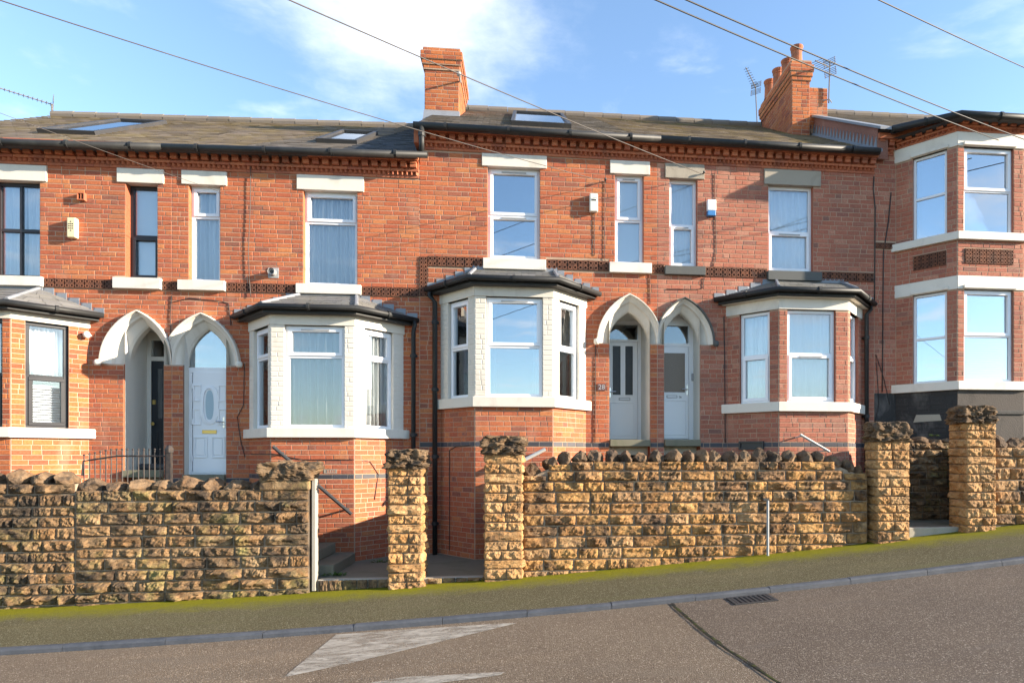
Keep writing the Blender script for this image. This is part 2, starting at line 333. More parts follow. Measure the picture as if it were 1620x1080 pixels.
# ------------------------------------------------------------------ the setting
KERB_Y, WALL_Y, PIER_Y = -4.16, -2.2, -2.36
def xs_of(x0, x1): return sorted({x0, x1} | {x for x in [-9 + .25 * k for k in range(80)] if x0 < x < x1})
def sheet(name, x0, x1, y0, y1, dz, mat):
    mb = MB(); X = xs_of(x0, x1)
    for a, b in zip(X, X[1:]): mb.poly([(a, y0, pav_z(a) + dz), (b, y0, pav_z(b) + dz), (b, y1, pav_z(b) + dz), (a, y1, pav_z(a) + dz)])
    return tag(mb.build(name, mat), kind='structure')
sheet('ground', -400, 400, -400, 400, -.16, 'earth')
sheet('road', -60, 60, -11.6, KERB_Y, -.058, 'road')
sheet('pavement', -60, 60, KERB_Y + .075, -1.5, 0, 'pavement')
sheet('far_pavement', -60, 60, -14, -11.6, -.02, 'pavement')
# newer asphalt beyond the mossy seam
SEAM = [(1058, 950), (1086, 975), (1119, 1003), (1156, 1030), (1199, 1058), (1243, 1085), (1335, 1140)]
sg = [on_ground(x, y, -.054) for x, y in SEAM]; sg[0].y = KERB_Y - .02
mb = MB(); n = len(sg)
for a, b in zip(sg, sg[1:]):
    X = xs_of(max(a.x, b.x), 30); zz = lambda x: pav_z(x) - .054
    if abs(a.x - b.x) > .001: mb.poly([(b.x, b.y, zz(b.x)), (max(a.x, b.x), b.y, zz(max(a.x, b.x))), (max(a.x, b.x), a.y, zz(max(a.x, b.x))), (a.x, a.y, zz(a.x))][:: 1] if b.x > a.x else [(b.x, b.y, zz(b.x)), (a.x, b.y, zz(a.x)), (a.x, a.y, zz(a.x))])
    for p_, q_ in zip(X, X[1:]): mb.poly([(p_, b.y, zz(p_)), (q_, b.y, zz(q_)), (q_, a.y, zz(q_)), (p_, a.y, zz(p_))])
o = mb.build('road_patch', 'road_new'); tag(o, kind='structure')
mb = MB(); pts = []
for a, b in zip(sg, sg[1:]):
    for k in range(12): pts.append(a.lerp(b, k / 12))
L = []; Rr = []
for p in pts:
    wv = .007 + .022 * abs(noise.noise(p * 7)); off = .016 * noise.noise(p * 3 + Vector((5, 0, 0)))
    L.append(Vector((p.x - wv + off, p.y, pav_z(p.x - wv + off) - .0485))); Rr.append(Vector((p.x + wv + off, p.y, pav_z(p.x + wv + off) - .0485)))
for i in range(len(pts) - 1): mb.poly([L[i + 1], Rr[i + 1], Rr[i], L[i]])
tag(mb.build('road_seam', 'seam'), kind='structure')
def marking(px):
    pp = [on_ground(x, y, -.0535) for x, y in px]; bm = bmesh.new(); f = bm.faces.new([bm.verts.new(p) for p in pp][::-1])
    bmesh.ops.triangulate(bm, faces=[f]); bmesh.ops.subdivide_edges(bm, edges=bm.edges[:], cuts=7, use_grid_fill=True); bm.verts.index_update()
    mb = MB(); mb.v = [Vector((v.co.x, v.co.y, pav_z(v.co.x) - .0525)) for v in bm.verts]; mb.f = [[v.index for v in f.verts] for f in bm.faces]; mb.m = [0] * len(mb.f); bm.free()
    tag(mb.build('road_marking', 'road_paint'), kind='structure')
marking([(448, 1071), (532, 1003), (660, 994), (800, 985), (818, 985), (745, 998), (700, 1006), (648, 1024), (560, 1047)])
marking([(560, 1084), (640, 1070), (800, 1062), (790, 1068), (690, 1080), (640, 1090)])
# kerb stones
kb = empty('kerb', (0, KERB_Y, pav_z(0) - .1)); tag(kb, kind='structure')
x = -9.0; rk = random.Random(3)
while x < 11:
    w = rk.uniform(.82, .98); mb = MB(); g = .003
    a, b = x + g, x + w - g; dz = rk.uniform(-.004, .006)
    prof = [(KERB_Y + .085, -.2), (KERB_Y + .085, .004), (KERB_Y + .03, .006), (KERB_Y + .010, -.002), (KERB_Y, -.018), (KERB_Y - .012, -.2)]
    for (y0, z0), (y1, z1) in zip(prof, prof[1:]):
        mb.poly([(a, y0, pav_z(a) + z0 + dz), (a, y1, pav_z(a) + z1 + dz), (b, y1, pav_z(b) + z1 + dz), (b, y0, pav_z(b) + z0 + dz)])
    mb.poly([(a, y, pav_z(a) + z + dz) for y, z in prof][::-1]); mb.poly([(b, y, pav_z(b) + z + dz) for y, z in prof])
    mb.build('kerb_stone', 'kerb', kb, smooth=False); x += w
# gully grate
g0 = on_ground(1155, 951, -.058); gx0, gx1 = g0.x, on_ground(1226, 947, -.058).x
gr = empty('drain_grate', (gx0, KERB_Y - .2, pav_z(gx0) - .1), 'black slotted iron drain grate set in the road beside the kerb', 'drain')
mb = MB(); yb0, yb1 = KERB_Y - .36, KERB_Y - .04
def sl(a, b, y0, y1, z0, z1):
    mb.hexa([(a, y0, pav_z(a) + z0), (b, y0, pav_z(b) + z0), (b, y1, pav_z(b) + z0), (a, y1, pav_z(a) + z0), (a, y0, pav_z(a) + z1), (b, y0, pav_z(b) + z1), (b, y1, pav_z(b) + z1), (a, y1, pav_z(a) + z1)])
sl(gx0, gx1, yb0, yb1, -.078, -.052); mb.build('pit', 'dark_text', gr)
mb = MB(); sl(gx0, gx1, yb0, yb0 + .03, -.074, -.044); sl(gx0, gx1, yb1 - .03, yb1, -.074, -.044); sl(gx0, gx0 + .03, yb0 + .03, yb1 - .03, -.074, -.044); sl(gx1 - .03, gx1, yb0 + .03, yb1 - .03, -.074, -.044)
mb.build('frame', 'dark_metal', gr)
for k in range(8):
    a = gx0 + .05 + (gx1 - gx0 - .1) * k / 7; mb = MB(); sl(a - .013, a + .013, yb0 + .03, yb1 - .03, -.074, -.045); mb.build('bar', 'dark_metal', gr)

# ------------------------------------------------------------------ brick machinery
def subtract(iv, a, b):
    out = []
    for p, q in iv:
        if b <= p or a >= q: out.append((p, q)); continue
        if a > p: out.append((p, a))
        if b < q: out.append((b, q))
    return out
def slab(mb, F, u0, u1, z0, z1, holes, th=.25):
    zs = sorted({z0, z1} | {z for h in holes for z in h[2:4] if z0 < z < z1})
    prev = []
    for za, zb in zip(zs, zs[1:] + [None]):
        if zb is None: iv = []
        else:
            iv = [(u0, u1)]
            for h in holes:
                if h[2] < (za + zb) / 2 < h[3]: iv = subtract(iv, h[0], h[1])
            for a, b in iv:
                mb.poly([F.w(a, za), F.w(b, za), F.w(b, zb), F.w(a, zb)], 0)
                mb.poly([F.w(a, za, -th), F.w(a, zb, -th), F.w(b, zb, -th), F.w(b, za, -th)], 1)
                mb.poly([F.w(a, za, -th), F.w(a, za), F.w(a, zb), F.w(a, zb, -th)], 1)
                mb.poly([F.w(b, za), F.w(b, za, -th), F.w(b, zb, -th), F.w(b, zb)], 1)
        cuts = sorted({x for i in iv + prev for x in i})
        for a, b in zip(cuts, cuts[1:]):
            m = (a + b) / 2; i1 = any(p < m < q for p, q in iv); i0 = any(p < m < q for p, q in prev)
            if i1 != i0: mb.poly([F.w(a, za), F.w(b, za), F.w(b, za, -th), F.w(a, za, -th)], 1)
        prev = iv
def brick_geo(w, h, r, proud=.0045):
    b = min(.0045, h * .2); j = lambda: r.uniform(-.0014, .0014)
    V = []
    for y, ins in ((.02, 0), (.0, 0), (-proud + r.uniform(-.0012, .0012), b)):
        for sx, sz in ((-1, -1), (1, -1), (1, 1), (-1, 1)):
            V.append((sx * (w / 2 - ins) + j(), y, sz * (h / 2 - ins) + j()))
    f = [[8, 9, 10, 11]]
    for k in range(4):
        m = (k + 1) % 4; f.append([4 + k, 4 + m, 8 + m, 8 + k]); f.append([k, m, 4 + m, 4 + k])
    return V, f
BCACHE = {}
def brick_mesh(w, h, mat, r):
    key = (round(w, 2), round(h, 3), mat, r.randrange(3))
    if key not in BCACHE:
        V, f = brick_geo(key[0], key[1], r); me = bpy.data.meshes.new('brick'); me.from_pydata(V, [], f); me.materials.append(MAT[mat]); BCACHE[key] = me
    return BCACHE[key]
class House:
    def __init__(s, name, loc, label, C, phase, seed, mat='brick'):
        s.root = empty(name, loc, label, 'house'); s.C = C; s.ph = phase; s.bricks = []; s.r = random.Random(seed); s.mat = mat
    def rows(s, F, u0, u1, z0, z1, holes, part, mat=None, bands=(), L=.238, seed=0, minpiece=.05):
        C = s.C; k = math.floor((z0 - s.ph) / C)
        while s.ph + k * C < z1:
            a, b = s.ph + k * C, s.ph + (k + 1) * C; k += 1
            za, zb = max(a, z0), min(b, z1)
            if zb - za < .35 * C: continue
            zm = (za + zb) / 2
            iv = [(u0, u1)]
            for h in holes:
                if callable(h):
                    q = h(zm)
                    if q: iv = subtract(iv, *q)
                elif min(zb, h[3]) - max(za, h[2]) > .45 * (zb - za): iv = subtract(iv, h[0], h[1])
            m = mat or s.mat
            for b0, b1, bm in bands:
                if b0 < zm < b1: m = bm
            rr = random.Random(k * 7919 + seed)
            edges = [-20 + (k % 2) * L / 2 + rr.uniform(-.03, .03)]
            c = rr.randrange(4)
            while edges[-1] < 20:
                c += 1; edges.append(edges[-1] + (L / 2 if c % 3 == 0 else L))
            for p, q in iv:
                if q - p < .02: continue
                e = [p] + [x for x in edges if p + minpiece < x < q - minpiece] + [q]
                for x0, x1 in zip(e, e[1:]): s.bricks.append((F, x0, x1, za, zb, m, part))
    def finish(s):
        g = .005; sc = []
        for i, (F, u0, u1, za, zb, m, part) in enumerate(s.bricks):
            c = F.w((u0 + u1) / 2, (za + zb) / 2); x, y, dep = projected(c); v = (CAM - c).normalized()
            a = (u1 - u0) * (zb - za) * max(0, v.dot(F.N)) / dep ** 2
            if not (0 < x < 1620 and 0 < y < 900) or hidden(c): a = 0
            sc.append((a, i))
        sc.sort(reverse=True); solo = {i for a, i in sc[:300] if a > 0}
        rest = {}
        for i, (F, u0, u1, za, zb, m, part) in enumerate(s.bricks):
            w, h = u1 - u0 - 2 * g, zb - za - 2 * g
            c = F.w((u0 + u1) / 2, (za + zb) / 2, s.r.uniform(-.001, .0015))
            if i in solo:
                me = brick_mesh(w, h, m, s.r)
                M = Matrix.Translation(c) @ F.rot.to_4x4() @ Matrix.Diagonal((w / round(w, 2), 1, h / round(h, 3), 1))
                instance('brick', me, part, M)
            else: rest.setdefault((part.name, m), []).append((F, c, w, h))
        for (pn, m), lst in rest.items():
            V = []; f = []
            part = bpy.data.objects[pn]
            for F, c, w, h in lst:
                bv, bf = brick_geo(w, h, s.r); n = len(V); c2 = c - WL[pn]
                V += [c2 + F.rot @ Vector(q) for q in bv]; f += [[n + i for i in q] for q in bf]
            me = bpy.data.meshes.new('bricks'); me.from_pydata(V, [], f); me.materials.append(MAT[m])
            o = bpy.data.objects.new('bricks', me); col.objects.link(o); o.parent = part; o['kind'] = 'stuff'
def hidden(c):      # behind the front garden walls: not in the picture
    x, y, d = projected(c)
    return (x < 490 and y > 752) or (830 < x < 1368 and y > 725) or (1368 < x < 1440 and y > 672) or (1500 < x and y > 690) or (610 < x < 676 and y > 710) or (765 < x < 828 and y > 690)

# ------------------------------------------------------------------ house parts
def offset(poly, d):
    out = []
    for i, p in enumerate(poly):
        ns = []
        for a, b in ((i - 1, i), (i, i + 1)):
            if a >= 0 and b < len(poly):
                u = (Vector(poly[b]) - Vector(poly[a])).normalized(); ns.append(Vector((u.y, -u.x)))
        n = sum(ns, Vector((0, 0))).normalized(); out.append(Vector(p) + n * (d / max(.3, n.dot(ns[0]))))
    return out
def extend(poly, e):
    p = [Vector(q) for q in poly]; p[0] = p[0] - (p[1] - p[0]).normalized() * e; p[-1] = p[-1] + (p[-1] - p[-2]).normalized() * e; return p
def strip(mb, poly, z0, z1, d0, d1, m=0):
    a, b = offset(poly, d1), offset(poly, d0)
    for i in range(len(poly) - 1):
        mb.hexa([(*a[i], z0), (*a[i + 1], z0), (*b[i + 1], z0), (*b[i], z0), (*a[i], z1), (*a[i + 1], z1), (*b[i + 1], z1), (*b[i], z1)], m)

def bars(mb, F, u0, u1, z0, z1, w, d0, d1, m=0):
    mb.box(F, u0, u1, z0, z0 + w, d0, d1, m); mb.box(F, u0, u1, z1 - w, z1, d0, d1, m)
    mb.box(F, u0, u0 + w, z0 + w, z1 - w, d0, d1, m); mb.box(F, u1 - w, u1, z0 + w, z1 - w, d0, d1, m)
def window(H, F, u0, u1, z0, z1, zt, mat='upvc', casement='top', rec=.085, gl='glass', mull=None, fw=.055, vent=True, gl2=None):
    mb = MB(); d = -rec; bars(mb, F, u0, u1, z0, z1, fw, d - .07, d)
    mb.box(F, u0 + fw, u1 - fw, zt - fw / 2, zt + fw / 2, d - .065, d - .003)
    us = [u0 + fw] + ([mull - .02, mull + .02] if mull else []) + [u1 - fw]
    if mull: mb.box(F, mull - .02, mull + .02, z0 + fw, z1 - fw, d - .06, d - .006)
    w = mb.build('window', mat, H.root, bevel=.004)
    for zi, (a, b) in enumerate(((z0 + fw, zt - fw / 2), (zt + fw / 2, z1 - fw))):
        which = 'bottom' if zi == 0 else 'top'
        for k in range(0, len(us), 2):
            p, q = us[k], us[k + 1]
            if casement in (which, 'both'):
                cb = MB(); e = .016; bars(cb, F, p - e, q + e, a - e, b + e, .052, d - .04, d + .016); c = cb.build('casement', mat, w, bevel=.004)
                if vent and b - a > .2:
                    vb = MB(); uc = (p + q) / 2; hw = (q - p) * .27; zz = b + e - .036 if which == 'top' or True else a
                    vb.box(F, uc - hw, uc + hw, zz, zz + .02, d + .0165, d + .026); vb.build('trickle_vent', 'grey_metal' if mat == 'upvc' else mat, w)
                pu0, pu1, pz0, pz1 = p + .03, q - .03, a + .03, b - .03
            else: pu0, pu1, pz0, pz1 = p - .004, q + .004, a - .004, b + .004
            gb = MB(); gb.box(F, pu0, pu1, pz0, pz1, d - .036, d - .026); gb.build('pane', (gl2 or gl) if zi == 0 else gl, w)
    return w
def block(part_name, F, px, d0, d1, mat, parent, bevel=.006, jig=0):
    x0, y0, x1, y1 = px; ym, xm = (y0 + y1) / 2, (x0 + x1) / 2
    u0, u1 = F.px(x0, ym)[0], F.px(x1, ym)[0]; z1, z0 = F.px(xm, y0)[1], F.px(xm, y1)[1]
    mb = MB(); mb.box(F, u0, u1, z0, z1, d0, d1); mb.build(part_name, mat, parent, bevel=bevel); return (u0, u1, z0, z1)
def rect(F, x0, y0, x1, y1):
    ym, xm = (y0 + y1) / 2, (x0 + x1) / 2
    return [F.px(x0, ym)[0], F.px(x1, ym)[0], F.px(xm, y1)[1], F.px(xm, y0)[1]]
def curtain(F, u0, u1, z0, z1, d, label, folds=9, amp=.03, mat='curtain', seed=0, name='curtain', cat='curtain', grp=None):
    r = random.Random(seed + 11); mb = MB(); n = folds * 6; ph = r.uniform(0, 6); V = []
    wob = [r.uniform(.5, 1.4) for _ in range(folds + 2)]
    for j in range(4):
        z = z0 + (z1 - z0) * j / 3
        for i in range(n + 1):
            s = i / n; f = s * folds; a = amp * wob[int(f)] * (1.15 - .3 * j / 3)
            V.append(F.w(u0 + (u1 - u0) * s + .01 * math.sin(f * 3 + j), z, d + a * math.sin(f * 2 * math.pi + ph + .25 * math.sin(j * 1.7 + s * 9))))
    mb.v = V
    for j in range(3):
        for i in range(n): mb.f.append([j * (n + 1) + i, j * (n + 1) + i + 1, (j + 1) * (n + 1) + i + 1, (j + 1) * (n + 1) + i]); mb.m.append(0)
    o = mb.build(name, mat, smooth=True); s_ = o.modifiers.new('thickness', 'SOLIDIFY'); s_.thickness = .003
    return tag(o, label, cat, grp)
def blind(F, u0, u1, z0, z1, d, label, mat='blind', slats=True):
    root = empty('window_blind', F.w((u0 + u1) / 2, z0, d), label, 'blind')
    mb = MB(); mb.box(F, u0, u1, z1 - .03, z1, d - .03, d + .01); mb.build('head_rail', mat, root)
    if not slats:
        mb = MB(); mb.box(F, u0, u1, z0, z1 - .03, d - .004, d); mb.build('sheet', mat, root); return
    n = int((z1 - z0 - .03) / .04); me = None
    for k in range(n):
        z = z0 + .04 * k
        mb = MB(); mb.hexa([F.w(u0, z, d + .018), F.w(u1, z, d + .018), F.w(u1, z + .03, d - .018), F.w(u0, z + .03, d - .018), F.w(u0, z + .003, d + .018), F.w(u1, z + .003, d + .018), F.w(u1, z + .033, d - .018), F.w(u0, z + .033, d - .018)]); mb.build('slat', mat, root)

def slates(mb, p00, p10, p01, p11, rows, w=.26, seed=0, lift=.012):
    r = random.Random(seed); p00, p10, p01, p11 = map(Vector, (p00, p10, p01, p11))
    up = ((p10 - p00).cross(p01 - p00) if (p10 - p00).length > .01 else (p11 - p00).cross(p01 - p00)).normalized()
    if up.z < 0: up = -up
    for i in range(rows):
        a, b = i / rows, (i + 1.12) / rows
        l0, r0, l1, r1 = p00.lerp(p01, a), p10.lerp(p11, a), p00.lerp(p01, min(b, 1)), p10.lerp(p11, min(b, 1))
        n = max(1, int(round((r0 - l0).length / w))); sh = (i % 2) * .5
        cuts = [0] + [(k + sh) / n for k in range(0 if sh else 1, n) if 0 < (k + sh) / n < 1] + [1]
        for c0, c1 in zip(cuts, cuts[1:]):
            g = .003 / max(.1, (r0 - l0).length); q = lift + r.uniform(0, .006)
            A, B, Cc, D = l0.lerp(r0, c0 + g) + up * q, l0.lerp(r0, c1 - g) + up * (q + r.uniform(-.002, .002)), l1.lerp(r1, c1 - g) + up * .002, l1.lerp(r1, c0 + g) + up * .002
            n0 = len(mb.v); mb.v += [A, B, Cc, D, A - up * .012, B - up * .012]; mb.f += [[n0, n0 + 1, n0 + 2, n0 + 3], [n0 + 4, n0 + 5, n0 + 1, n0]]; mb.m += [0, 0]

def cornice(H, F, u0, u1, za, zb, K=.82):
    """za, zb: gutter underside height at both ends"""
    zt = lambda u: za + (zb - za) * (u - u0) / (u1 - u0)
    def seg(mb, a, b, t0, t1, d0, d1):
        t0 *= K; t1 *= K
        mb.hexa([F.w(a, zt(a) - t1, d1), F.w(b, zt(b) - t1, d1), F.w(b, zt(b) - t1, d0), F.w(a, zt(a) - t1, d0), F.w(a, zt(a) - t0, d1), F.w(b, zt(b) - t0, d1), F.w(b, zt(b) - t0, d0), F.w(a, zt(a) - t0, d0)])
    mb = MB(); n = int((u1 - u0) / .235); st = (u1 - u0) / n
    for k in range(n):
        a, b = u0 + k * st + .003, u0 + (k + 1) * st - .003
        seg(mb, a, b, -.06, .065, -.05, .165); seg(mb, a, b, .066, .198, -.05, .035)
        seg(mb, a, b, .20, .252, -.05, .062); seg(mb, a, b, .32, .368, -.05, .022)
    seg(mb, u0, u1, .252, .32, -.05, .006)
    c = mb.build('cornice', 'terracotta_cornice', H.root)
    n = int((u1 - u0) / .158); st = (u1 - u0) / n; D = None
    for k in range(n):
        uc = u0 + (k + .5) * st
        if D is None:
            m = MB(); FF = Face((0, 0), (1, 0)); h = .05
            m.box(FF, -h, h, -.045, 0, -.02, .10); m.prism(FF, [(-h, -.118), (h, -.118), (h, -.0455), (-h, -.0455)], -.02, .082)
            me = bpy.data.meshes.new('dentil'); me.from_pydata(m.v, [], m.f); me.materials.append(MAT['terracotta_cornice']); D = me
        instance('dentil', D, c, Matrix.Translation(F.w(uc, zt(uc) - .068 * K, .035)) @ F.rot.to_4x4() @ Matrix.Diagonal((1, 1, K, 1)))
    mb = MB(); n = int((u1 - u0) / .078); st = (u1 - u0) / n
    for k in range(n):
        a, b = u0 + k * st, u0 + (k + 1) * st; m_ = (a + b) / 2; z1, z0 = zt(m_) - .252 * K, zt(m_) - .318 * K
        mb.hexa([F.w(a + .012, z0, .006), F.w(m_, z0, .058), F.w(b - .012, z0, .006), F.w(m_, z0, -.02), F.w(a + .002, z1, .006), F.w(m_, z1, .062), F.w(b - .002, z1, .006), F.w(m_, z1, -.02)])
    o = mb.build('dogtooth_course', 'terracotta_cornice', c); o['kind'] = 'stuff'
def gutter(H, pts, r=.053, joints=True, mat='black_plastic', par=None):
    mb = MB(); mb.tube(pts, r, 12); g = mb.build('gutter', mat, par or H.root, smooth=True)
    for a, b in zip(pts, pts[1:]):
        a, b = Vector(a), Vector(b); L = (b - a).length; n = max(1, int(L / .95)); t = (b - a).normalized()
        for k in range(n):
            c = a.lerp(b, (k + .5) / n); m = MB(); m.tube([c - t * .022, c + t * .022], r + .012, 12); m.build('bracket', mat, g)
    return g
def downpipe(H, pts, r=.036, mat='black_plastic'):
    mb = MB(); mb.tube(pts, r, 10); p = mb.build('downpipe', mat, H.root, smooth=True)
    a, b = Vector(pts[-2]), Vector(pts[-1]); n = max(1, int((b - a).length / 1.1))
    for k in range(n):
        c = a.lerp(b, (k + .3) / n); m = MB(); m.tube([c + Vector((0, 0, .03)), c - Vector((0, 0, .03))], r + .012, 10); m.abox((c.x - .06, c.y + .02, c.z - .02), (c.x + .06, c.y + .06, c.z + .02)); m.build('bracket', mat, p)

FT = None
def frieze(H, F, u0, u1, zc, h=.15, vertical=False):
    """pierced terracotta band made of square tiles"""
    global FT
    if FT is None:
        m = MB(); FF = Face((0, 0), (1, 0)); m.box(FF, -.074, .074, -.074, .074, -.03, .002, 1)
        for i in (-1, 1):
            for j in (-1, 1):
                cx, cz = i * .037, j * .037
                for k in range(8):
                    a0, a1 = math.pi / 4 * k, math.pi / 4 * (k + 1); r0, r1 = .018, .034
                    m.prism(FF, [(cx + r0 * math.cos(a0), cz + r0 * math.sin(a0)), (cx + r1 * math.cos(a0), cz + r1 * math.sin(a0)), (cx + r1 * math.cos(a1), cz + r1 * math.sin(a1)), (cx + r0 * math.cos(a1), cz + r0 * math.sin(a1))], .0, .02, 0)
        m.box(FF, -.074, .074, -.0745, -.066, .0, .018); m.box(FF, -.074, .074, .066, .0745, .0, .018); m.box(FF, -.006, .006, -.066, .066, .0, .017); m.box(FF, -.066, .066, -.006, .006, .0, .0165)
        me = bpy.data.meshes.new('frieze_tile'); me.from_pydata(m.v, [], m.f); me.materials.append(MAT['terracotta']); me.materials.append(MAT['terracotta_dark']); me.polygons.foreach_set('material_index', m.m); FT = me
    mb = MB()
    if vertical: z0, z1 = zc; mb.box(F, u0, u1, z0, z1, -.05, -.002); b = mb.build('frieze_band', 'terracotta_dark', H.root); n = max(1, round((z1 - z0) / h)); s = (z1 - z0) / n; w = u1 - u0
    else: mb.box(F, u0, u1, zc - h / 2, zc + h / 2, -.05, -.002); b = mb.build('frieze_band', 'terracotta_dark', H.root); n = max(1, round((u1 - u0) / h)); s = (u1 - u0) / n; w = h
    for k in range(n):
        if vertical: c, sx, sz = F.w((u0 + u1) / 2, z0 + (k + .5) * s, .002), w / .15, s / .15
        else: c, sx, sz = F.w(u0 + (k + .5) * s, zc, .002), s / .15, h / .15
        instance('frieze_tile', FT, b, Matrix.Translation(c) @ F.rot.to_4x4() @ Matrix.Diagonal((sx, 1, sz, 1)))

def arc_fn(uc, a, r, zs):
    c = (r * r - a * a) / (2 * a); RR = a + c; phi = math.acos(max(-1, min(1, -c / RR)))
    def pt(t):          # t -1..1
        s = 1 - abs(t); an = math.pi + s * (phi - math.pi); x = c + RR * math.cos(an); z = RR * math.sin(an)
        return (uc + (x if t < 0 else -x), zs + z)
    def half(z):
        z = z - zs
        if z < 0: return a
        if z >= r: return None
        return math.sqrt(RR * RR - z * z) - c
    return pt, half
def porch(H, F, uo, ao, ro, ui, ai, ri, zs, zfloor, depth, clip, side, mats=('white_paint',), hood='white_paint', floor=True):
    """pointed arch surround, recess walls; returns hole list for slab and rows"""
    po, ho = arc_fn(uo, ao, ro, zs); pi_, hi_ = arc_fn(ui, ai, ri, zs)
    def loft(prof, name, mat, parent, tmin=-1, tmax=1):
        bm = bmesh.new(); N = 40; rows = []
        for i in range(N + 1):
            t = -1 + 2 * i / N; a, b = po(t), pi_(t)
            rows.append([bm.verts.new(F.w(a[0] + (b[0] - a[0]) * k, a[1] + (b[1] - a[1]) * k, d)) for k, d in prof])
        for p, q in zip(rows, rows[1:]):
            for j in range(len(prof) - 1): bm.faces.new((p[j], p[j + 1], q[j + 1], q[j]))
        bm.faces.new(rows[0]); bm.faces.new(rows[-1][::-1])
        bmesh.ops.bisect_plane(bm, geom=bm.verts[:] + bm.edges[:] + bm.faces[:], plane_co=F.w(clip, 0, 0), plane_no=F.U * side, clear_outer=True)
        bmesh.ops.recalc_face_normals(bm, faces=bm.faces[:])
        vv = [v.co.copy() for v in bm.verts]; bm.verts.index_update(); ff = [[v.index for v in f.verts] for f in bm.faces]; bm.free()
        mb = MB(); mb.v = vv; mb.f = ff; mb.m = [0] * len(ff); return mb.build(name, mat, parent)
    ring = loft([(.06, -.20), (.06, .05), (.16, .05), (.30, .01), (.42, -.005), (.50, -.05), (.90, -.12), (1, -.15), (1, -.26), (.6, -.27)], 'porch_arch', mats[0], H.root)
    loft([(-.02, -.1), (-.02, .065), (0, .09), (.07, .09), (.11, .07), (.13, .03), (.13, -.1)], 'hood_mould', hood, ring)
    sgn = -side
    su = uo + sgn * ao * 1.02
    mb = MB(); c = F.w(su, zs + .01, .09); mb.lathe(c, [(.0, -.055), (.035, -.05), (.052, -.02), (.05, .03), (.03, .05), (0, .055)], 10); mb.build('label_stop', hood, ring, smooth=True)
    u0, u1 = ui - ai, ui + ai
    mb = MB(); B = -depth; u0 += .006; u1 -= .006
    mb.poly([F.w(u0, zfloor, -.02), F.w(u0, zs + ri, -.02), F.w(u0, zs + ri, B), F.w(u0, zfloor, B)], 0)
    mb.poly([F.w(u1, zfloor, -.02), F.w(u1, zfloor, B), F.w(u1, zs + ri, B), F.w(u1, zs + ri, -.02)], 0)
    mb.poly([F.w(u0, zs + ri, -.2), F.w(u1, zs + ri, -.2), F.w(u1, zs + ri, B), F.w(u0, zs + ri, B)], 0)
    mb.poly([F.w(u0, zs, -.245), F.w(u0, zs + ri, -.245), F.w(u0 - .1, zs + ri, -.245), F.w(u0 - .1, zs, -.245)], 0)
    mb.build('porch_wall', 'porch_paint', H.root)
    mb = MB(); mb.box(F, u0, u1, zfloor - .12, zfloor, B, .06); mb.build('doorstep', 'step_stone', H.root, bevel=.01)
    u0 -= .006; u1 += .006
    hs = [(u0, u1, zfloor - 3, zs)]; N = 18
    for i in range(N):
        za, zb = zs + ro * .97 * i / N, zs + ro * .97 * (i + 1) / N; m = (ho((za + zb) / 2) or 0) * .95
        lo, hi_e = uo - m, uo + m
        if side > 0: hi_e = min(hi_e, clip)
        else: lo = max(lo, clip)
        hs.append((lo, hi_e, za, zb))
    def rowhole(z):
        if z < zs: return (u0, u1) if z > zfloor - 3 else None
        h = ho(z); return (uo - h * 1.0, uo + h * 1.0) if h else None
    return hs, rowhole

def text_mesh(txt, size, F, u, z, d, mat, name, parent):
    cu = bpy.data.curves.new('t', 'FONT'); cu.body = txt; cu.size = size; cu.extrude = .003; cu.align_x = 'CENTER'; cu.align_y = 'CENTER'
    to = bpy.data.objects.new('t', cu); col.objects.link(to); dg = bpy.context.evaluated_depsgraph_get(); dg.update()
    me = bpy.data.meshes.new_from_object(to.evaluated_get(dg)); bpy.data.objects.remove(to)
    mb = MB()
    for p in me.polygons: mb.poly([F.w(u + me.vertices[i].co.x, z + me.vertices[i].co.y, d + me.vertices[i].co.z) for i in p.vertices])
    return mb.build(name, mat, parent)

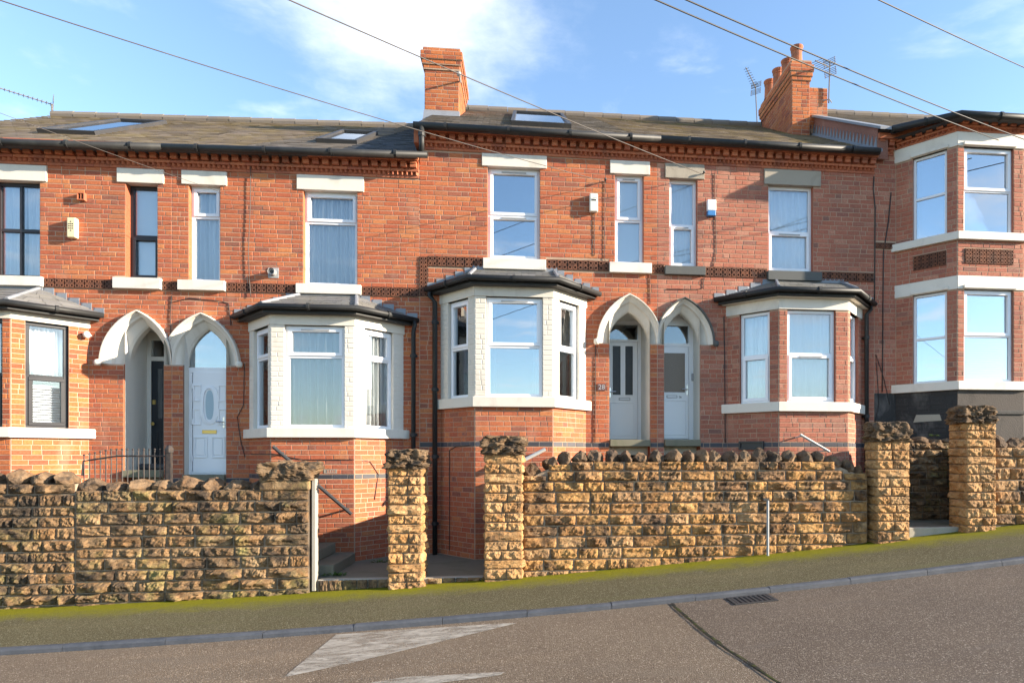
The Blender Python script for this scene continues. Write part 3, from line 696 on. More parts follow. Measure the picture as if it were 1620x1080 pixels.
def bay(H, p, XL, XR, xl, xr, zbase, sill, zf0, zf1, ze, ztop, tops, wins, pier_mat, base_mat=None, bands=(), frame='upvc', case='top', trim='white_paint', roofmat='slate_bay', gls=('glass', 'glass', 'glass'), over=.17, seed=0, roof=True, flash=True):
    """canted bay: wins = [(u0,u1) on each face], sill=(z0,z1), window from sill z1 to zf0"""
    poly = [(XL, 0), (xl, -p), (xr, -p), (XR, 0)]
    Fs = [Face(poly[i], poly[i + 1]) for i in range(3)]
    mb = MB(); zw0, zw1, zt = sill[1], zf0, wins['zt']; holes = []
    for F, w in zip(Fs, wins['u']):
        h = (w[0], w[1], zw0 - .02, zw1); holes.append(h); slab(mb, F, 0, F.L, zbase, sill[0] + .02, [], .2); n0 = len(mb.f); slab(mb, F, 0, F.L, sill[0] + .02, zf1, [h], .2)
        if pier_mat in ('white_paint', 'cream_paint'): mb.m[n0:] = [1] * (len(mb.m) - n0)
    part = mb.build('bay_wall', ['mortar', pier_mat], H.root)
    for i, (F, h) in enumerate(zip(Fs, holes)):
        H.rows(F, .004, F.L - .004, zbase, sill[0] + .01, [], part, base_mat, bands, seed=seed + i, minpiece=.03)
        H.rows(F, .004, F.L - .004, sill[1], zf0, [h], part, pier_mat, seed=seed + 5 + i, minpiece=.03)
    e = extend(poly, .12)
    mb = MB(); strip(mb, e, sill[0], sill[1], -.16, .075); s = mb.build('bay_sill', trim, H.root, bevel=.008)
    mb = MB(); strip(mb, e, zf0, zf1, -.12, .016); mb.build('bay_frieze', trim, H.root, bevel=.006)
    for F, w, g, k in zip(Fs, wins['u'], gls, range(3)):
        window(H, F, w[0] + .003, w[1] - .003, zw0 + .003, zw1 - .003, zt, frame, case, rec=.055, gl=g, vent=(k == 1))
        if pier_mat != H.mat:      # chamfered painted jambs beside the windows
            for sgn, uu in ((-1, w[0]), (1, w[1])): pass
    if roof:
        eo = offset(extend(poly, over * .7), over); EL, A, B, ER = [Vector((q.x, q.y, ze)) for q in eo]
        EL.y = min(EL.y, .02); ER.y = min(ER.y, .02)
        TL, TR = Vector((tops[0], 0, ztop)), Vector((tops[1], 0, ztop))
        mb = MB(); dn = Vector((0, 0, -.02))
        for q in ((EL, A, TL), (A, B, TR, TL), (B, ER, TR)): mb.poly([v + dn for v in q])
        mb.poly([Vector((v.x, v.y, ze - .12)) for v in (EL, A, B, ER)][::-1])
        rf = mb.build('bay_roof', 'slate_dark', H.root)
        mb = MB(); slates(mb, EL, A, TL, TL + Vector((.02, 0, 0)), 5, .24, seed); slates(mb, A, B, TL, TR, 5, .24, seed + 1); slates(mb, B, ER, TR - Vector((.02, 0, 0)), TR, 5, .24, seed + 2)
        o = mb.build('slates', roofmat, rf); o['kind'] = 'stuff'
        mb = MB(); u_ = Vector((0, 0, .02)); mb.tube([A + u_, TL + u_], .03, 6); mb.tube([B + u_, TR + u_], .03, 6); mb.box(FAC, tops[0] - .05, tops[1] + .05, ztop - .02, ztop + .07, 0, .02)
        mb.build('hip_lead', 'lead', rf, smooth=False)
        mb = MB(); strip(mb, extend(poly, over * .6), ze - .125, ze - .005, over - .06, over - .035); mb.build('fascia', 'black_plastic', rf)
        mb = MB(); strip(mb, extend(poly, .05), zf1 - .02, ze - .118, .0, over - .062); mb.build('soffit', 'black_plastic' if trim == 'cream_paint' else trim, rf)
        if flash:
            for E_, T_ in ((EL, TL), (ER, TR)):
                for k in range(5):
                    c = E_.lerp(T_, (k + .35) / 5); m = MB(); w2 = abs(T_.x - E_.x) / 5 * .5
                    m.hexa([(c.x - w2, -.012, c.z - .06), (c.x + w2, -.012, c.z - .06), (c.x + w2, 0, c.z - .06), (c.x - w2, 0, c.z - .06), (c.x - w2 * (1 if E_ is EL else .4), -.012, c.z + .075), (c.x + w2 * (.4 if E_ is EL else 1), -.012, c.z + .075), (c.x + w2, 0, c.z + .075), (c.x - w2, 0, c.z + .075)])
                    m.build('flashing', 'lead', rf)
        go = offset(extend(poly, over * .85), over + .03)
        gutter(H, [(q.x, min(q.y, .0), ze - .03) for q in go], .045)
    return poly, Fs, part

def bay_px(x0, x1, xf0, xf1, p):
    return atY(x0, 600, 0).x, atY(x1, 600, 0).x, atY(xf0, 600, -p).x, atY(xf1, 600, -p).x
def face_u(F, a, b, y=590): return F.px(a, y)[0], F.px(b, y)[0]

XA = atY(272, 560, 0).x; XAB = atY(664, 560, 0).x; XB = atY(1040, 560, 0).x; XBE = atY(1383, 560, 0).x
XA0, XE1 = -10.6, 11.2
CA, PA, CB, PB = .0775, .02, .0835, .03

A1 = House('terraced_house', (-9, 0, 1.1), 'red brick terraced house with black window frames and a dark recessed front door', CA, PA, 21)
A2 = House('terraced_house', (-3.5, 0, 0), 'red brick terraced house with white panelled front door and curtained white bay window', CA, PA, 22)
B1 = House('terraced_house', (0, 0, 0), 'red brick terraced house numbered 28 with cream bay and square chimney without pots', CB, PB, 23)
B2 = House('terraced_house', (4.5, 0, 1.3), 'red brick terraced house with bare grey stone lintels, brick bay and chimney with pots', CB, PB, 24, 'brick_smoky')
E1 = House('terraced_house', (8.5, 0, 1.5), 'brown brick house with two storey bay and black painted base', CB, PB, 25, 'brick_smoky')

zsA = FAC.px(275, 577)[1]; zsB = FAC.px(1040, 544)[1]
F62, F12, F85, F45 = back(FAC, -.62), back(FAC, -.16), back(FAC, -.85), back(FAC, -.45)
zfA1 = F62.px(245, 742)[1]; zfA2 = F12.px(325, 750)[1]; zfB1 = F85.px(990, 697)[1]; zfB2 = F45.px(1070, 696)[1]
def porch_px(H, xo, xside, yo, xi0, xi1, yi, zs, zf, depth, clip, side, **k):
    uo = FAC.px(xo, 530)[0]; ao = abs(FAC.px(xside, 560)[0] - uo); ro = FAC.px(xo, yo)[1] - zs
    a, b = FAC.px(xi0, 600)[0], FAC.px(xi1, 600)[0]
    r = porch(H, FAC, uo, ao, ro, (a + b) / 2, (b - a) / 2, FAC.px((xi0 + xi1) / 2, yi)[1] - zs, zs, zf, depth, clip, side, **k)
    return r, a, b, FAC.px((xi0 + xi1) / 2, yi)[1]

# ---- eaves heights (gutter underside) per pair, from the photograph
def eave(x, y, Y=-.27): p = atY(x, y, Y); return p.x, p.z
xa, zaA = eave(0, 231); xb, zbA = eave(664, 250); kA = (zbA - zaA) / (xb - xa)
xa2, zaB = eave(670, 204); xb2, zbB = eave(1383, 243.5); kB = (zbB - zaB) / (xb2 - xa2)
zA = lambda X: zaA + kA * (X - xa)
zB = lambda X: zaB + kB * (X - xa2)
zEA, zEB = zA(-5), zB(2)
def lin(p, q):
    (x0, y0), (x1, y1) = p, q; a, b = FAC.px(x0, y0, .03), FAC.px(x1, y1, .03); k = (b[1] - a[1]) / (b[0] - a[0]); return lambda X: a[1] + k * (X - a[0])
zcA, zcB = lin((0, 258), (640, 281)), lin((679, 236), (1382, 275))      # underside of the brick cornices
# ---- facade windows: (house, opening px, transom y, lintel px, sill px, options)
WIN = [
 (A1, (-11, 286, 63, 438), 362, (-26, 261, 75, 283.5), (-22, 438.5, 70, 453), dict(mat='black_frame', casement=None, mull=26), 'white_paint'),
 (A1, (199, 290, 249, 441), 371, (186, 265, 260, 289.5), (182, 443, 257, 458), dict(mat='black_frame', casement='bottom', rec=.12, vent=False), 'white_paint'),
 (A2, (299, 293, 348, 445), 341, (288, 269.5, 359.5, 292.5), (284, 446.5, 358, 460.5), dict(casement='top', vent=False), 'white_paint'),
 (A2, (480, 302, 565, 451), 350, (470, 278, 576, 301.5), (470, 452, 572, 466), dict(casement='top', vent=False), 'white_paint'),
 (B1, (771.5, 265, 854, 411), 339.5, (762.5, 241, 865, 264.5), (764.5, 410.5, 863.6, 427.5), dict(casement='both', gl='glass_sky'), 'white_paint'),
 (B1, (973, 276, 1018, 417), 347, (965, 253.5, 1028, 275.5), (963.6, 417.5, 1030, 433), dict(casement='top'), 'white_paint'),
 (B2, (1059, 283, 1103, 422.5), 355, (1052, 259, 1114, 281), (1051, 423.5, 1114.5, 436), dict(casement='bottom'), 'raw_stone'),
 (B2, (1215.6, 293.5, 1286.5, 430.5), 366, (1208.6, 269, 1298, 293), (1213, 431, 1298, 445), dict(casement='bottom'), 'raw_stone'),
]
FH = {h.root.name: [] for h in (A1, A2, B1, B2, E1)}; RH = {h.root.name: [] for h in (A1, A2, B1, B2, E1)}
WR = []
for H, op, ty, lin, sil, kw, lm in WIN:
    u0, u1, z0, z1 = rect(FAC, *op); zt = FAC.px((op[0] + op[2]) / 2, ty)[1]
    l = rect(FAC, *lin); s = rect(FAC, *sil)
    l[2] = z1 + .0; s[3] = z0 - .0
    zf_ = zcA if H in (A1, A2) else zcB; l[3] = min(l[3], min(zf_(l[0]), zf_(l[1])) - .003)
    mull = FAC.px(kw.pop('mull'), 400)[0] if 'mull' in kw else None
    w = window(H, FAC, u0, u1, z0, z1, zt, mull=mull, **kw)
    mb = MB(); mb.box(FAC, l[0], l[1], l[2] - .002, l[3], -.2, .028); mb.build('lintel', lm, w, bevel=.007)
    mb = MB(); mb.box(FAC, s[0], s[1], s[2], s[3] + .002, -.2, .075); mb.build('sill', 'dark_sill' if lm == 'raw_stone' else lm, w, bevel=.007)
    FH[H.root.name].append((u0, u1, z0, z1)); RH[H.root.name] += [(u0, u1, z0 - .01, z1 + .01), tuple(l), tuple(s)]
    WR.append((u0, u1, z0, z1, zt))

# ---- porches
cA = FAC.px(272, 545)[0]; cB = FAC.px(1040.5, 520)[0]
(rA1, iA1a, iA1b, apA1) = porch_px(A1, 220, 161.5, 492, 196, 259, 514, zsA, zfA1, .62, cA, 1)
(rA2, iA2a, iA2b, apA2) = porch_px(A2, 321, 381, 496, 290, 357.5, 519, zsA, zfA2, .16, cA, -1)
(rB1, iB1a, iB1b, apB1) = porch_px(B1, 995.6, 944, 466, 964, 1028.7, 491, zsB, zfB1, .85, cB, 1)
(rB2, iB2a, iB2b, apB2) = porch_px(B2, 1082, 1129.5, 471, 1050.7, 1108, 492, zsB, zfB2, .45, cB, -1, hood='dark_sill')
for H, r in ((A1, rA1), (A2, rA2), (B1, rB1), (B2, rB2)):
    FH[H.root.name] += r[0]; RH[H.root.name].append(r[1])

# ---- ground floor bays
P = .67
def zfront(xm, y, p=P): return atY(xm, y, -p).z
# A2
XL, XR, xl, xr = bay_px(394.5, 638.5, 428, 561, P); q = [Face((XL, 0), (xl, -P)), Face((xl, -P), (xr, -P)), Face((xr, -P), (XR, 0))]
BA = dict(XL=XL, XR=XR, s=(zfront(495, 692), zfront(495, 677)), f=(zfront(495, 514.5), zfront(495, 494)))
wA2 = [face_u(q[0], 401, 424), face_u(q[1], 450, 545), face_u(q[2], 577, 622)]
bay(A2, P, XL, XR, xl, xr, -.5, BA['s'], *BA['f'], zfront(495, 486, P + .17) + .03, FAC.px(520, 468)[1], (FAC.px(476, 468)[0], FAC.px(564, 468)[0]), dict(u=wA2, zt=zfront(495, 563)), 'white_paint', bands=[(zfront(520, 758), zfront(520, 751), 'blue_brick')], seed=100)
FH[A2.root.name].append((XL + .2, XR - .2, BA['s'][1], BA['f'][1])); RH[A2.root.name].append((XL + .01, XR - .01, -3, BA['f'][1])); qA2 = q
# B1
XL, XR, xl, xr = bay_px(697, 927, 751, 875, P); q = [Face((XL, 0), (xl, -P)), Face((xl, -P), (xr, -P)), Face((xr, -P), (XR, 0))]
BB = dict(XL=XL, XR=XR, s=(zfront(812, 644), zfront(812, 628)), f=(zfront(812, 469.5), zfront(812, 450)))
wB1 = [face_u(q[0], 709, 740.5, 560), face_u(q[1], 769, 858.5), face_u(q[2], 885, 916, 560)]
zb_ = zfront(812, 701.5)
bay(B1, P, XL, XR, xl, xr, -.5, BB['s'], *BB['f'], zfront(812, 441, P + .17) + .03, FAC.px(812, 428.5)[1], (FAC.px(752, 430)[0], FAC.px(877, 430)[0]), dict(u=wB1, zt=zfront(812, 547)), 'cream_paint', bands=[(zb_ - .04, zb_ + .04, 'blue_brick')], gls=('glass', 'glass_sky', 'glass'), trim='cream_paint', seed=200, case='top')
FH[B1.root.name].append((XL + .2, XR - .2, BB['s'][1], BB['f'][1])); RH[B1.root.name].append((XL + .01, XR - .01, -3, BB['f'][1])); qB1 = q
# B2
XL, XR, xl, xr = bay_px(1150, 1363, 1232, 1342, P); q = [Face((XL, 0), (xl, -P)), Face((xl, -P), (xr, -P)), Face((xr, -P), (XR, 0))]
BC = dict(XL=XL, XR=XR, s=(zfront(1287, 651), zfront(1287, 636)), f=(zfront(1287, 490), zfront(1287, 471)))
w0 = face_u(q[0], 1170, 1217.5, 560); w2 = (q[2].L - w0[1], q[2].L - w0[0])
wC = [w0, face_u(q[1], 1245.5, 1322), w2]
bay(B2, P, XL, XR, xl, xr, .4, BC['s'], *BC['f'], zfront(1287, 459, P + .17) + .03, FAC.px(1255, 446)[1], (FAC.px(1228, 446)[0], FAC.px(1330, 448)[0]), dict(u=wC, zt=zfront(1287, 560)), 'brick_smoky', bands=[(zb_ - .05, zb_ + .03, 'blue_brick')], seed=300, case='bottom')
FH[B2.root.name].append((XL + .2, XR - .2, BC['s'][1], BC['f'][1])); RH[B2.root.name].append((XL + .01, XR - .01, -3, BC['f'][1])); qC = q
# A1
XR = atY(141, 600, 0).x; xr = atY(17, 600, -P).x; xl = xr - 1.35; XL = xl - .66; q = [Face((XL, 0), (xl, -P)), Face((xl, -P), (xr, -P)), Face((xr, -P), (XR, 0))]
BD = dict(XL=XL, XR=XR, s=(zfront(17, 691.5), zfront(17, 675.5)), f=(zfront(17, 504), zfront(17, 485.5)))
w2 = face_u(q[2], 40, 109, 595); w1 = q[1].px(3.5, 590)[0]
wD = [(q[0].L - w2[1], q[0].L - w2[0]), (q[1].L - w1, w1), w2]
bay(A1, P, XL, XR, xl, xr, .6, BD['s'], *BD['f'], zfront(5, 477, P + .17) + .02, FAC.px(40, 457)[1], (XL + .75, FAC.px(63, 457)[0]), dict(u=wD, zt=q[2].px(75, 596)[1]), 'brick_orange', base_mat='brick_orange', frame='black_frame', case='bottom', seed=400)
FH[A1.root.name].append((XL + .2, XR - .2, BD['s'][1], BD['f'][1])); RH[A1.root.name].append((XL + .01, XR - .01, -3, BD['f'][1])); qD = q

# ---- frieze bands between the sills
def band_px(H, x0, x1, y0, y1, y2=None):
    a, b = FAC.px(x0, y0)[0], FAC.px(x1, y0)[0]; zc = FAC.px((x0 + x1) / 2, (y0 + y1) / 2)[1]; h = FAC.px(x0, y0)[1] - FAC.px(x0, y1)[1]
    frieze(H, FAC, a, b, zc, h); RH[H.root.name].append((a, b, zc - h / 2, zc + h / 2))
band_px(A1, 71, 182, 441.5, 456); band_px(A1, 258, 272, 445, 459); band_px(A2, 272, 283.5, 445.5, 460); band_px(A2, 359, 469, 448.5, 463); band_px(A2, 573, 663, 455, 469)
band_px(B1, 677, 764, 406.5, 422); band_px(B1, 864.5, 963, 412, 427.5); band_px(B1, 1030.5, 1040, 418, 433); band_px(B2, 1040, 1050.5, 418, 433); band_px(B2, 1115, 1212.5, 424, 439); band_px(B2, 1298.5, 1382, 431, 445.5)
a, b = FAC.px(663.5, 430)[0], FAC.px(677, 430)[0]; z0, z1 = FAC.px(670, 469)[1], FAC.px(670, 406.5)[1]
frieze(B1, FAC, a, b, (z0, z1), .15, True); RH[B1.root.name].append((a, b, z0, z1)); RH[A2.root.name].append((a, b, z0, z1))

XG = FAC.px(657, 230)[0]                         # B's cornice sails a little past the party line
for H, x0, x1, zf in ((A1, XA0, XA, zcA), (A2, XA, XAB - .01, zcA), (B1, XAB, XB, zcB), (B2, XB, XBE, zcB)):
    cornice(H, FAC, x0, x1, zf(x0) + .302, zf(x1) + .302, .82)
    RH[H.root.name].append((x0, x1, max(zf(x0), zf(x1)) + .01, 99))

# ---- facade walls
for H, x0, x1, zlo, ztop, seed, bands in ((A1, XA0, XA, .9, zEA + .12, 1, ()), (A2, XA, XAB, -.5, zEA + .12, 1, [(1.20, 1.285, 'blue_brick')]), (B1, XAB, XB, -.5, zEB + .12, 2, [(zb_ - .04, zb_ + .045, 'blue_brick')]), (B2, XB, XBE, 1.2, zEB + .12, 2, [(zb_ - .05, zb_ + .04, 'blue_brick')])):
    mb = MB(); slab(mb, FAC, x0, x1, -.6, ztop, FH[H.root.name]); wpart = mb.build('wall', ['mortar', H.mat], H.root); H.wall = wpart
    H.rows(FAC, x0, x1, zlo, ztop - .1, RH[H.root.name], wpart, None, bands, seed=seed)

# ---- shells, floors, roofs
def shell(H, x0, x1, zt, zfl):
    mb = MB(); Y0, Y1 = .25, 8.4
    mb.abox((x0 + .012, Y0 + .002, -.5), (x0 + .11, Y1, zt)); mb.abox((x1 - .11, Y0 + .002, -.5), (x1 - .012, Y1, zt)); mb.abox((x0 + .012, Y1, -.5), (x1 - .012, Y1 + .2, zt))
    mb.abox((x0 + .11, Y0, zfl), (x1 - .11, Y1, zfl + .2)); mb.abox((x0 + .11, Y0, zfl - 2.85), (x1 - .11, Y1, zfl - 2.7)); mb.abox((x0 + .11, Y0, zt - .45), (x1 - .11, Y1, zt - .35))
    mb.build('inner_wall', 'plaster', H.root)
PITCH = .62
EAVE_Y = -.21
def main_roof(H, x0, x1, zf):
    Y0, Yr = EAVE_Y, 4.2; fz = lambda X, Y: zf(X) + .085 + (Y - Y0) * PITCH
    P = lambda X, Y, d=0: (X, Y, fz(X, Y) + d)
    mb = MB(); mb.poly([P(x0, Y0, -.03), P(x1, Y0, -.03), P(x1, Yr, -.03), P(x0, Yr, -.03)]); mb.poly([P(x0, Yr, -.03), P(x1, Yr, -.03), (x1, 8.8, fz(x1, Y0) - .06), (x0, 8.8, fz(x0, Y0) - .06)])
    mb.poly([P(x0, Y0, -.05), (x0, .05, fz(x0, Y0) - .05), (x1, .05, fz(x1, Y0) - .05), P(x1, Y0, -.05)]); mb.poly([P(x0, Y0, -.05), P(x1, Y0, -.05), P(x1, Y0, -.03), P(x0, Y0, -.03)])
    for xx in (x0, x1): mb.poly([(xx, .2, fz(xx, .2) - .2), (xx, 8.6, fz(xx, Y0) - .1), P(xx, Yr, -.04)])
    return mb.build('roof', 'slate_dark', H.root), fz
def slate_area(rf, fz, x0, x1, xt0, xt1, mat, seed):
    mb = MB(); Y0, Yr = EAVE_Y - .04, 4.2; slates(mb, (x0, Y0, fz(x0, Y0)), (x1, Y0, fz(x1, Y0)), (xt0, Yr, fz(xt0, Yr)), (xt1, Yr, fz(xt1, Yr)), 27, .27, seed)
    o = mb.build('slates', mat, rf); o['kind'] = 'stuff'
def ridge(rf, fz, x0, x1):
    mb = MB(); n = int((x1 - x0) / .45)
    for k in range(n):
        a, b = x0 + (x1 - x0) * k / n, x0 + (x1 - x0) * (k + 1) / n; mb.tube([(a + .004, 4.2, fz(a, 4.2)), (b - .004, 4.2, fz(b, 4.2) + .012)], .10, 10)
    o = mb.build('ridge_tiles', 'slate_grey', rf); o['kind'] = 'stuff'
roofs = {}
for H, x0, x1, zf, sh in ((A1, XA0, XA, zA, 4.0), (A2, XA, XAB, zA, 4.0), (B1, XAB, XB, zB, 4.5), (B2, XB, XBE, zB, 4.5)):
    shell(H, x0, x1, min(zf(x0), zf(x1)) - .02, sh); roofs[H.root.name] = main_roof(H, x0, x1, zf)
def roof_pt(H, x, y, lift=0):
    zf, k = (zA, kA) if H in (A1, A2) else (zB, kB); return on_plane(x, y, Vector((0, EAVE_Y, zf(0) + .085 + lift)), Vector((-k, -PITCH, 1)))
rfA1, fzA = roofs[A1.root.name]; rfA2, _ = roofs[A2.root.name]; rfB1, fzB = roofs[B1.root.name]; rfB2, _ = roofs[B2.root.name]
slate_area(rfA1, fzA, XA0, XA, XA0, XA, 'slate_moss', 1)
d1 = roof_pt(A2, 520, 238).x; slate_area(rfA2, fzA, XA, -4.9, XA, -3.4, 'slate_moss', 2); slate_area(rfA2, fzA, -4.9, -3.2, -3.4, -2.6, 'slate_grey', 3); slate_area(rfA2, fzA, -3.2, XAB - .02, -2.6, XAB - .02, 'slate_dark', 4)
slate_area(rfB1, fzB, XAB - .08, 2.0, XAB - .08, 1.6, 'slate_grey', 5); slate_area(rfB2, fzB, 2.0, XBE - .02, 1.6, XBE - .02, 'slate_moss', 6)
for rf, fz, x0, x1 in ((rfA1, fzA, XA0, XA), (rfA2, fzA, XA, XAB), (rfB1, fzB, XAB, XB), (rfB2, fzB, XB, XBE)): ridge(rf, fz, x0, x1)
gutter(A1, [(XA0, -.27, zA(XA0) + .06), (XA, -.27, zA(XA) + .06)]); gutter(A2, [(XA, -.27, zA(XA) + .06), (FAC.px(676, 246, .27)[0], -.27, zA(XAB) + .06)])
gutter(B1, [(FAC.px(654, 200, .27)[0], -.27, zB(XAB) + .06), (XB, -.27, zB(XB) + .06)]); gutter(B2, [(XB, -.27, zB(XB) + .06), (FAC.px(1392, 240, .27)[0], -.27, zB(XBE) + .06)])
downpipe(B1, [FAC.w(FAC.px(667, 205, .27)[0], zB(XAB) + .03, .27), FAC.w(FAC.px(667, 240, .27)[0], zA(XAB) + .10, .27)], .045)
mb = MB(); mb.box(FAC, XG, XAB - .002, zcB(XAB) + .05, zB(XAB) + .05, -.3, .14); mb.build('cornice_return', 'terracotta_cornice', B1.root)
# fascia boards closing the eaves
def roof_window(H, x0, y0, x1, y1, tilt=0, label=None):
    a, b = roof_pt(H, x0, y1), roof_pt(H, x1, y1); top = roof_pt(H, (x0 + x1) / 2, y0)
    X0, X1 = a.x, b.x; Yb, Yt = max(a.y, -.1), min(top.y, 3.9)
    s = Vector((0, 1, PITCH)).normalized(); n = Vector((0, -PITCH, 1)).normalized(); z0 = roof_pt(H, x0, y1).z
    O = Vector((0, a.y, a.z)); L = (Vector((0, top.y, top.z)) - O).length
    if tilt:
        piv = O + s * L; s = Matrix.Rotation(-tilt, 3, 'X') @ s; n = Matrix.Rotation(-tilt, 3, 'X') @ n; O = piv - s * L
    def bx(mb, x_0, x_1, l0, l1, h0, h1):
        q = lambda x, l, h: Vector((x, 0, 0)) + O + s * l + n * h
        mb.hexa([q(x_0, l0, h0), q(x_1, l0, h0), q(x_1, l1, h0), q(x_0, l1, h0), q(x_0, l0, h1), q(x_1, l0, h1), q(x_1, l1, h1), q(x_0, l1, h1)])
    mb = MB(); w = .07
    bx(mb, X0, X1, 0, w, -.05, .09); bx(mb, X0, X1, L - w, L, -.05, .09); bx(mb, X0, X0 + w, w, L - w, -.05, .09); bx(mb, X1 - w, X1, w, L - w, -.05, .09)
    o = mb.build('roof_window', 'dark_metal' if not tilt else 'grey_metal', H.root, bevel=.004)
    mb = MB(); bx(mb, X0 + w, X1 - w, w, L - w, .04, .055); mb.build('pane', 'glass', o)
    if tilt:
        mb = MB(); mb.tube([Vector((X0 + .05, 0, 0)) + O, Vector((X0 + .05, O.y, roof_pt(H, x0, y1).z))], .012, 6); mb.build('stay', 'grey_metal', o)
roof_window(A1, 60, 192, 170, 212, .0); roof_window(A2, 500, 212, 570, 227); roof_window(B1, 808, 184, 900, 199)

# ---- chimneys
def chimney(H, X0, X1, Y0, Y1, z0, z1, mat, corb, faces='FLR', pots=()):
    mb = MB(); tiers = [(z0, z1, 0)] + corb
    for a, b, e in tiers: mb.abox((X0 - e + .002 * (e > 0), Y0 - e, a), (X1 + e, Y1 + e, b))
    ch = mb.build('chimney', 'mortar', H.root)
    for k, (a, b, e) in enumerate(tiers):
        fs = {'F': Face((X0 - e, Y0 - e), (X1 + e, Y0 - e)), 'R': Face((X1 + e, Y0 - e), (X1 + e, Y1 + e)), 'L': Face((X0 - e, Y1 + e), (X0 - e, Y0 - e))}
        top = z1 if k else (corb[0][0] if corb else z1)
        for f in faces: H.rows(fs[f], 0, fs[f].L, a, b if k else top, [], ch, mat, seed=k * 9 + ord(f))
    for (x, y, r, h, z) in pots:
        m = MB(); m.lathe((x, y, z), [(r * 1.1, 0), (r, .04), (r * .92, h * .75), (r * 1.02, h * .78), (r * 1.02, h * .82), (r * .95, h * .84), (r * 1.12, h * .93), (r * 1.15, h), (r * .85, h), (r * .8, h * .6)], 16); m.build('chimney_pot', 'pot', ch, smooth=False)
    return ch
pb = roof_pt(B1, 698, 183); Yc = pb.y
cx0, cx1 = atY(672, 140, Yc).x, atY(726, 140, Yc).x; zt_ = atY(698, 78, Yc).z; zl = lambda y: atY(698, y, Yc).z
C_ = CB
chB = chimney(B1, cx0, cx1, Yc, Yc + 1.3, pb.z - .5, zt_, 'brick_orange', [(zl(112), zl(104.5), .025), (zl(104.5), zl(97), .05), (zl(97), zl(84), .075), (zl(84), zl(77), .03)])
mb = MB(); mb.hexa([(cx0 - .03, Yc - .12, pb.z - .16), (cx1 + .03, Yc - .12, pb.z - .16), (cx1 + .03, Yc - .012, pb.z - .1), (cx0 - .03, Yc - .012, pb.z - .1), (cx0 - .02, Yc - .10, pb.z - .10), (cx1 + .02, Yc - .10, pb.z - .10), (cx1 + .02, Yc - .008, pb.z + .10), (cx0 - .02, Yc - .008, pb.z + .10)]); mb.build('flashing', 'lead', chB)
mb = MB(); c = atY(728, 128, Yc - .02); mb.tube([c + Vector((0, .05, 0)), c + Vector((0, -.22, .0))], .02, 6); mb.lathe(c + Vector((0, -.22, -.05)), [(0, 0), (.04, .02), (.045, .08), (0, .1)], 8); mb.build('cable_hook', 'grey_metal', chB)

pe = roof_pt(B2, 1266, 214); Ye = pe.y; ex0, ex1 = atY(1253, 150, Ye).x, atY(1281, 150, Ye).x; zle = lambda y: atY(1266, y, Ye).z
ye1 = Ye + 1.75
pots = []
for k in range(4):
    y = Ye + .22 + k * .42; pots.append(((ex0 + ex1) / 2 - .04 * k, y, .125, (.46, .42, .46, .44)[k], zle(98)))
chE = chimney(B2, ex0, ex1, Ye, ye1, pe.z - .6, zle(96), 'brick_orange', [(zle(128), zle(122), .025), (zle(122), zle(115), .05), (zle(115), zle(104), .07), (zle(104), zle(96.5), .03)], 'FL', pots)
mb = MB(); mb.abox((ex1 + .07, Ye + .10, pe.z - .4), (atY(1309, 160, Ye + .1).x, Ye + 1.2, zle(133)))
st = mb.build('lower_stack', 'mortar', B2.root); Fx = Face((ex1 + .003, Ye + .10), (atY(1309, 160, Ye + .1).x, Ye + .10)); B2.rows(Fx, 0, Fx.L, zle(200), zle(133), [], st, 'brick_orange', seed=77)
mb = MB(); mb.box(Fx, 0, Fx.L, zle(200), zle(133), -.07, -.002); mb.build('stack_face', 'mortar', st)

# ------------------------------------------------------------------ the two storey bay house up the hill
PE = .75
eXL, eFL = atY(1417, 500, 0).x, atY(1514.5, 500, -PE).x; eFR = atY(1619, 500, -PE).x; eXR = eFR + (eFL - eXL)
epoly = [(eXL, 0), (eFL, -PE), (eFR, -PE), (eXR, 0)]; EF = [Face(epoly[i], epoly[i + 1]) for i in range(3)]
ez = lambda y: atY(1514.5, y, -PE).z
zl = dict(cor=ez(184), lt1=ez(208.6), lt0=ez(231), us1=ez(367), us0=ez(379.5), ll1=ez(435.7), ll0=ez(457), ls1=ez(602.7), ls0=ez(616.5))
ul = face_u(EF[0], 1444, 1498, 480); uf = (EF[1].px(1525, 480)[0], EF[1].px(1603.5, 480)[0]); ur = (EF[2].L - ul[1], EF[2].L - ul[0])
mb = MB(); hol = []
for F, u in zip(EF, (ul, uf, ur)):
    h = [(u[0], u[1], zl['us1'] - .02, zl['lt0']), (u[0], u[1], zl['ls1'] - .02, zl['ll0'])]; hol.append(h); slab(mb, F, 0, F.L, 1.0, zl['lt1'] + .2, h, .2)
ebw = mb.build('bay_wall', ['mortar', 'brick_smoky'], E1.root)
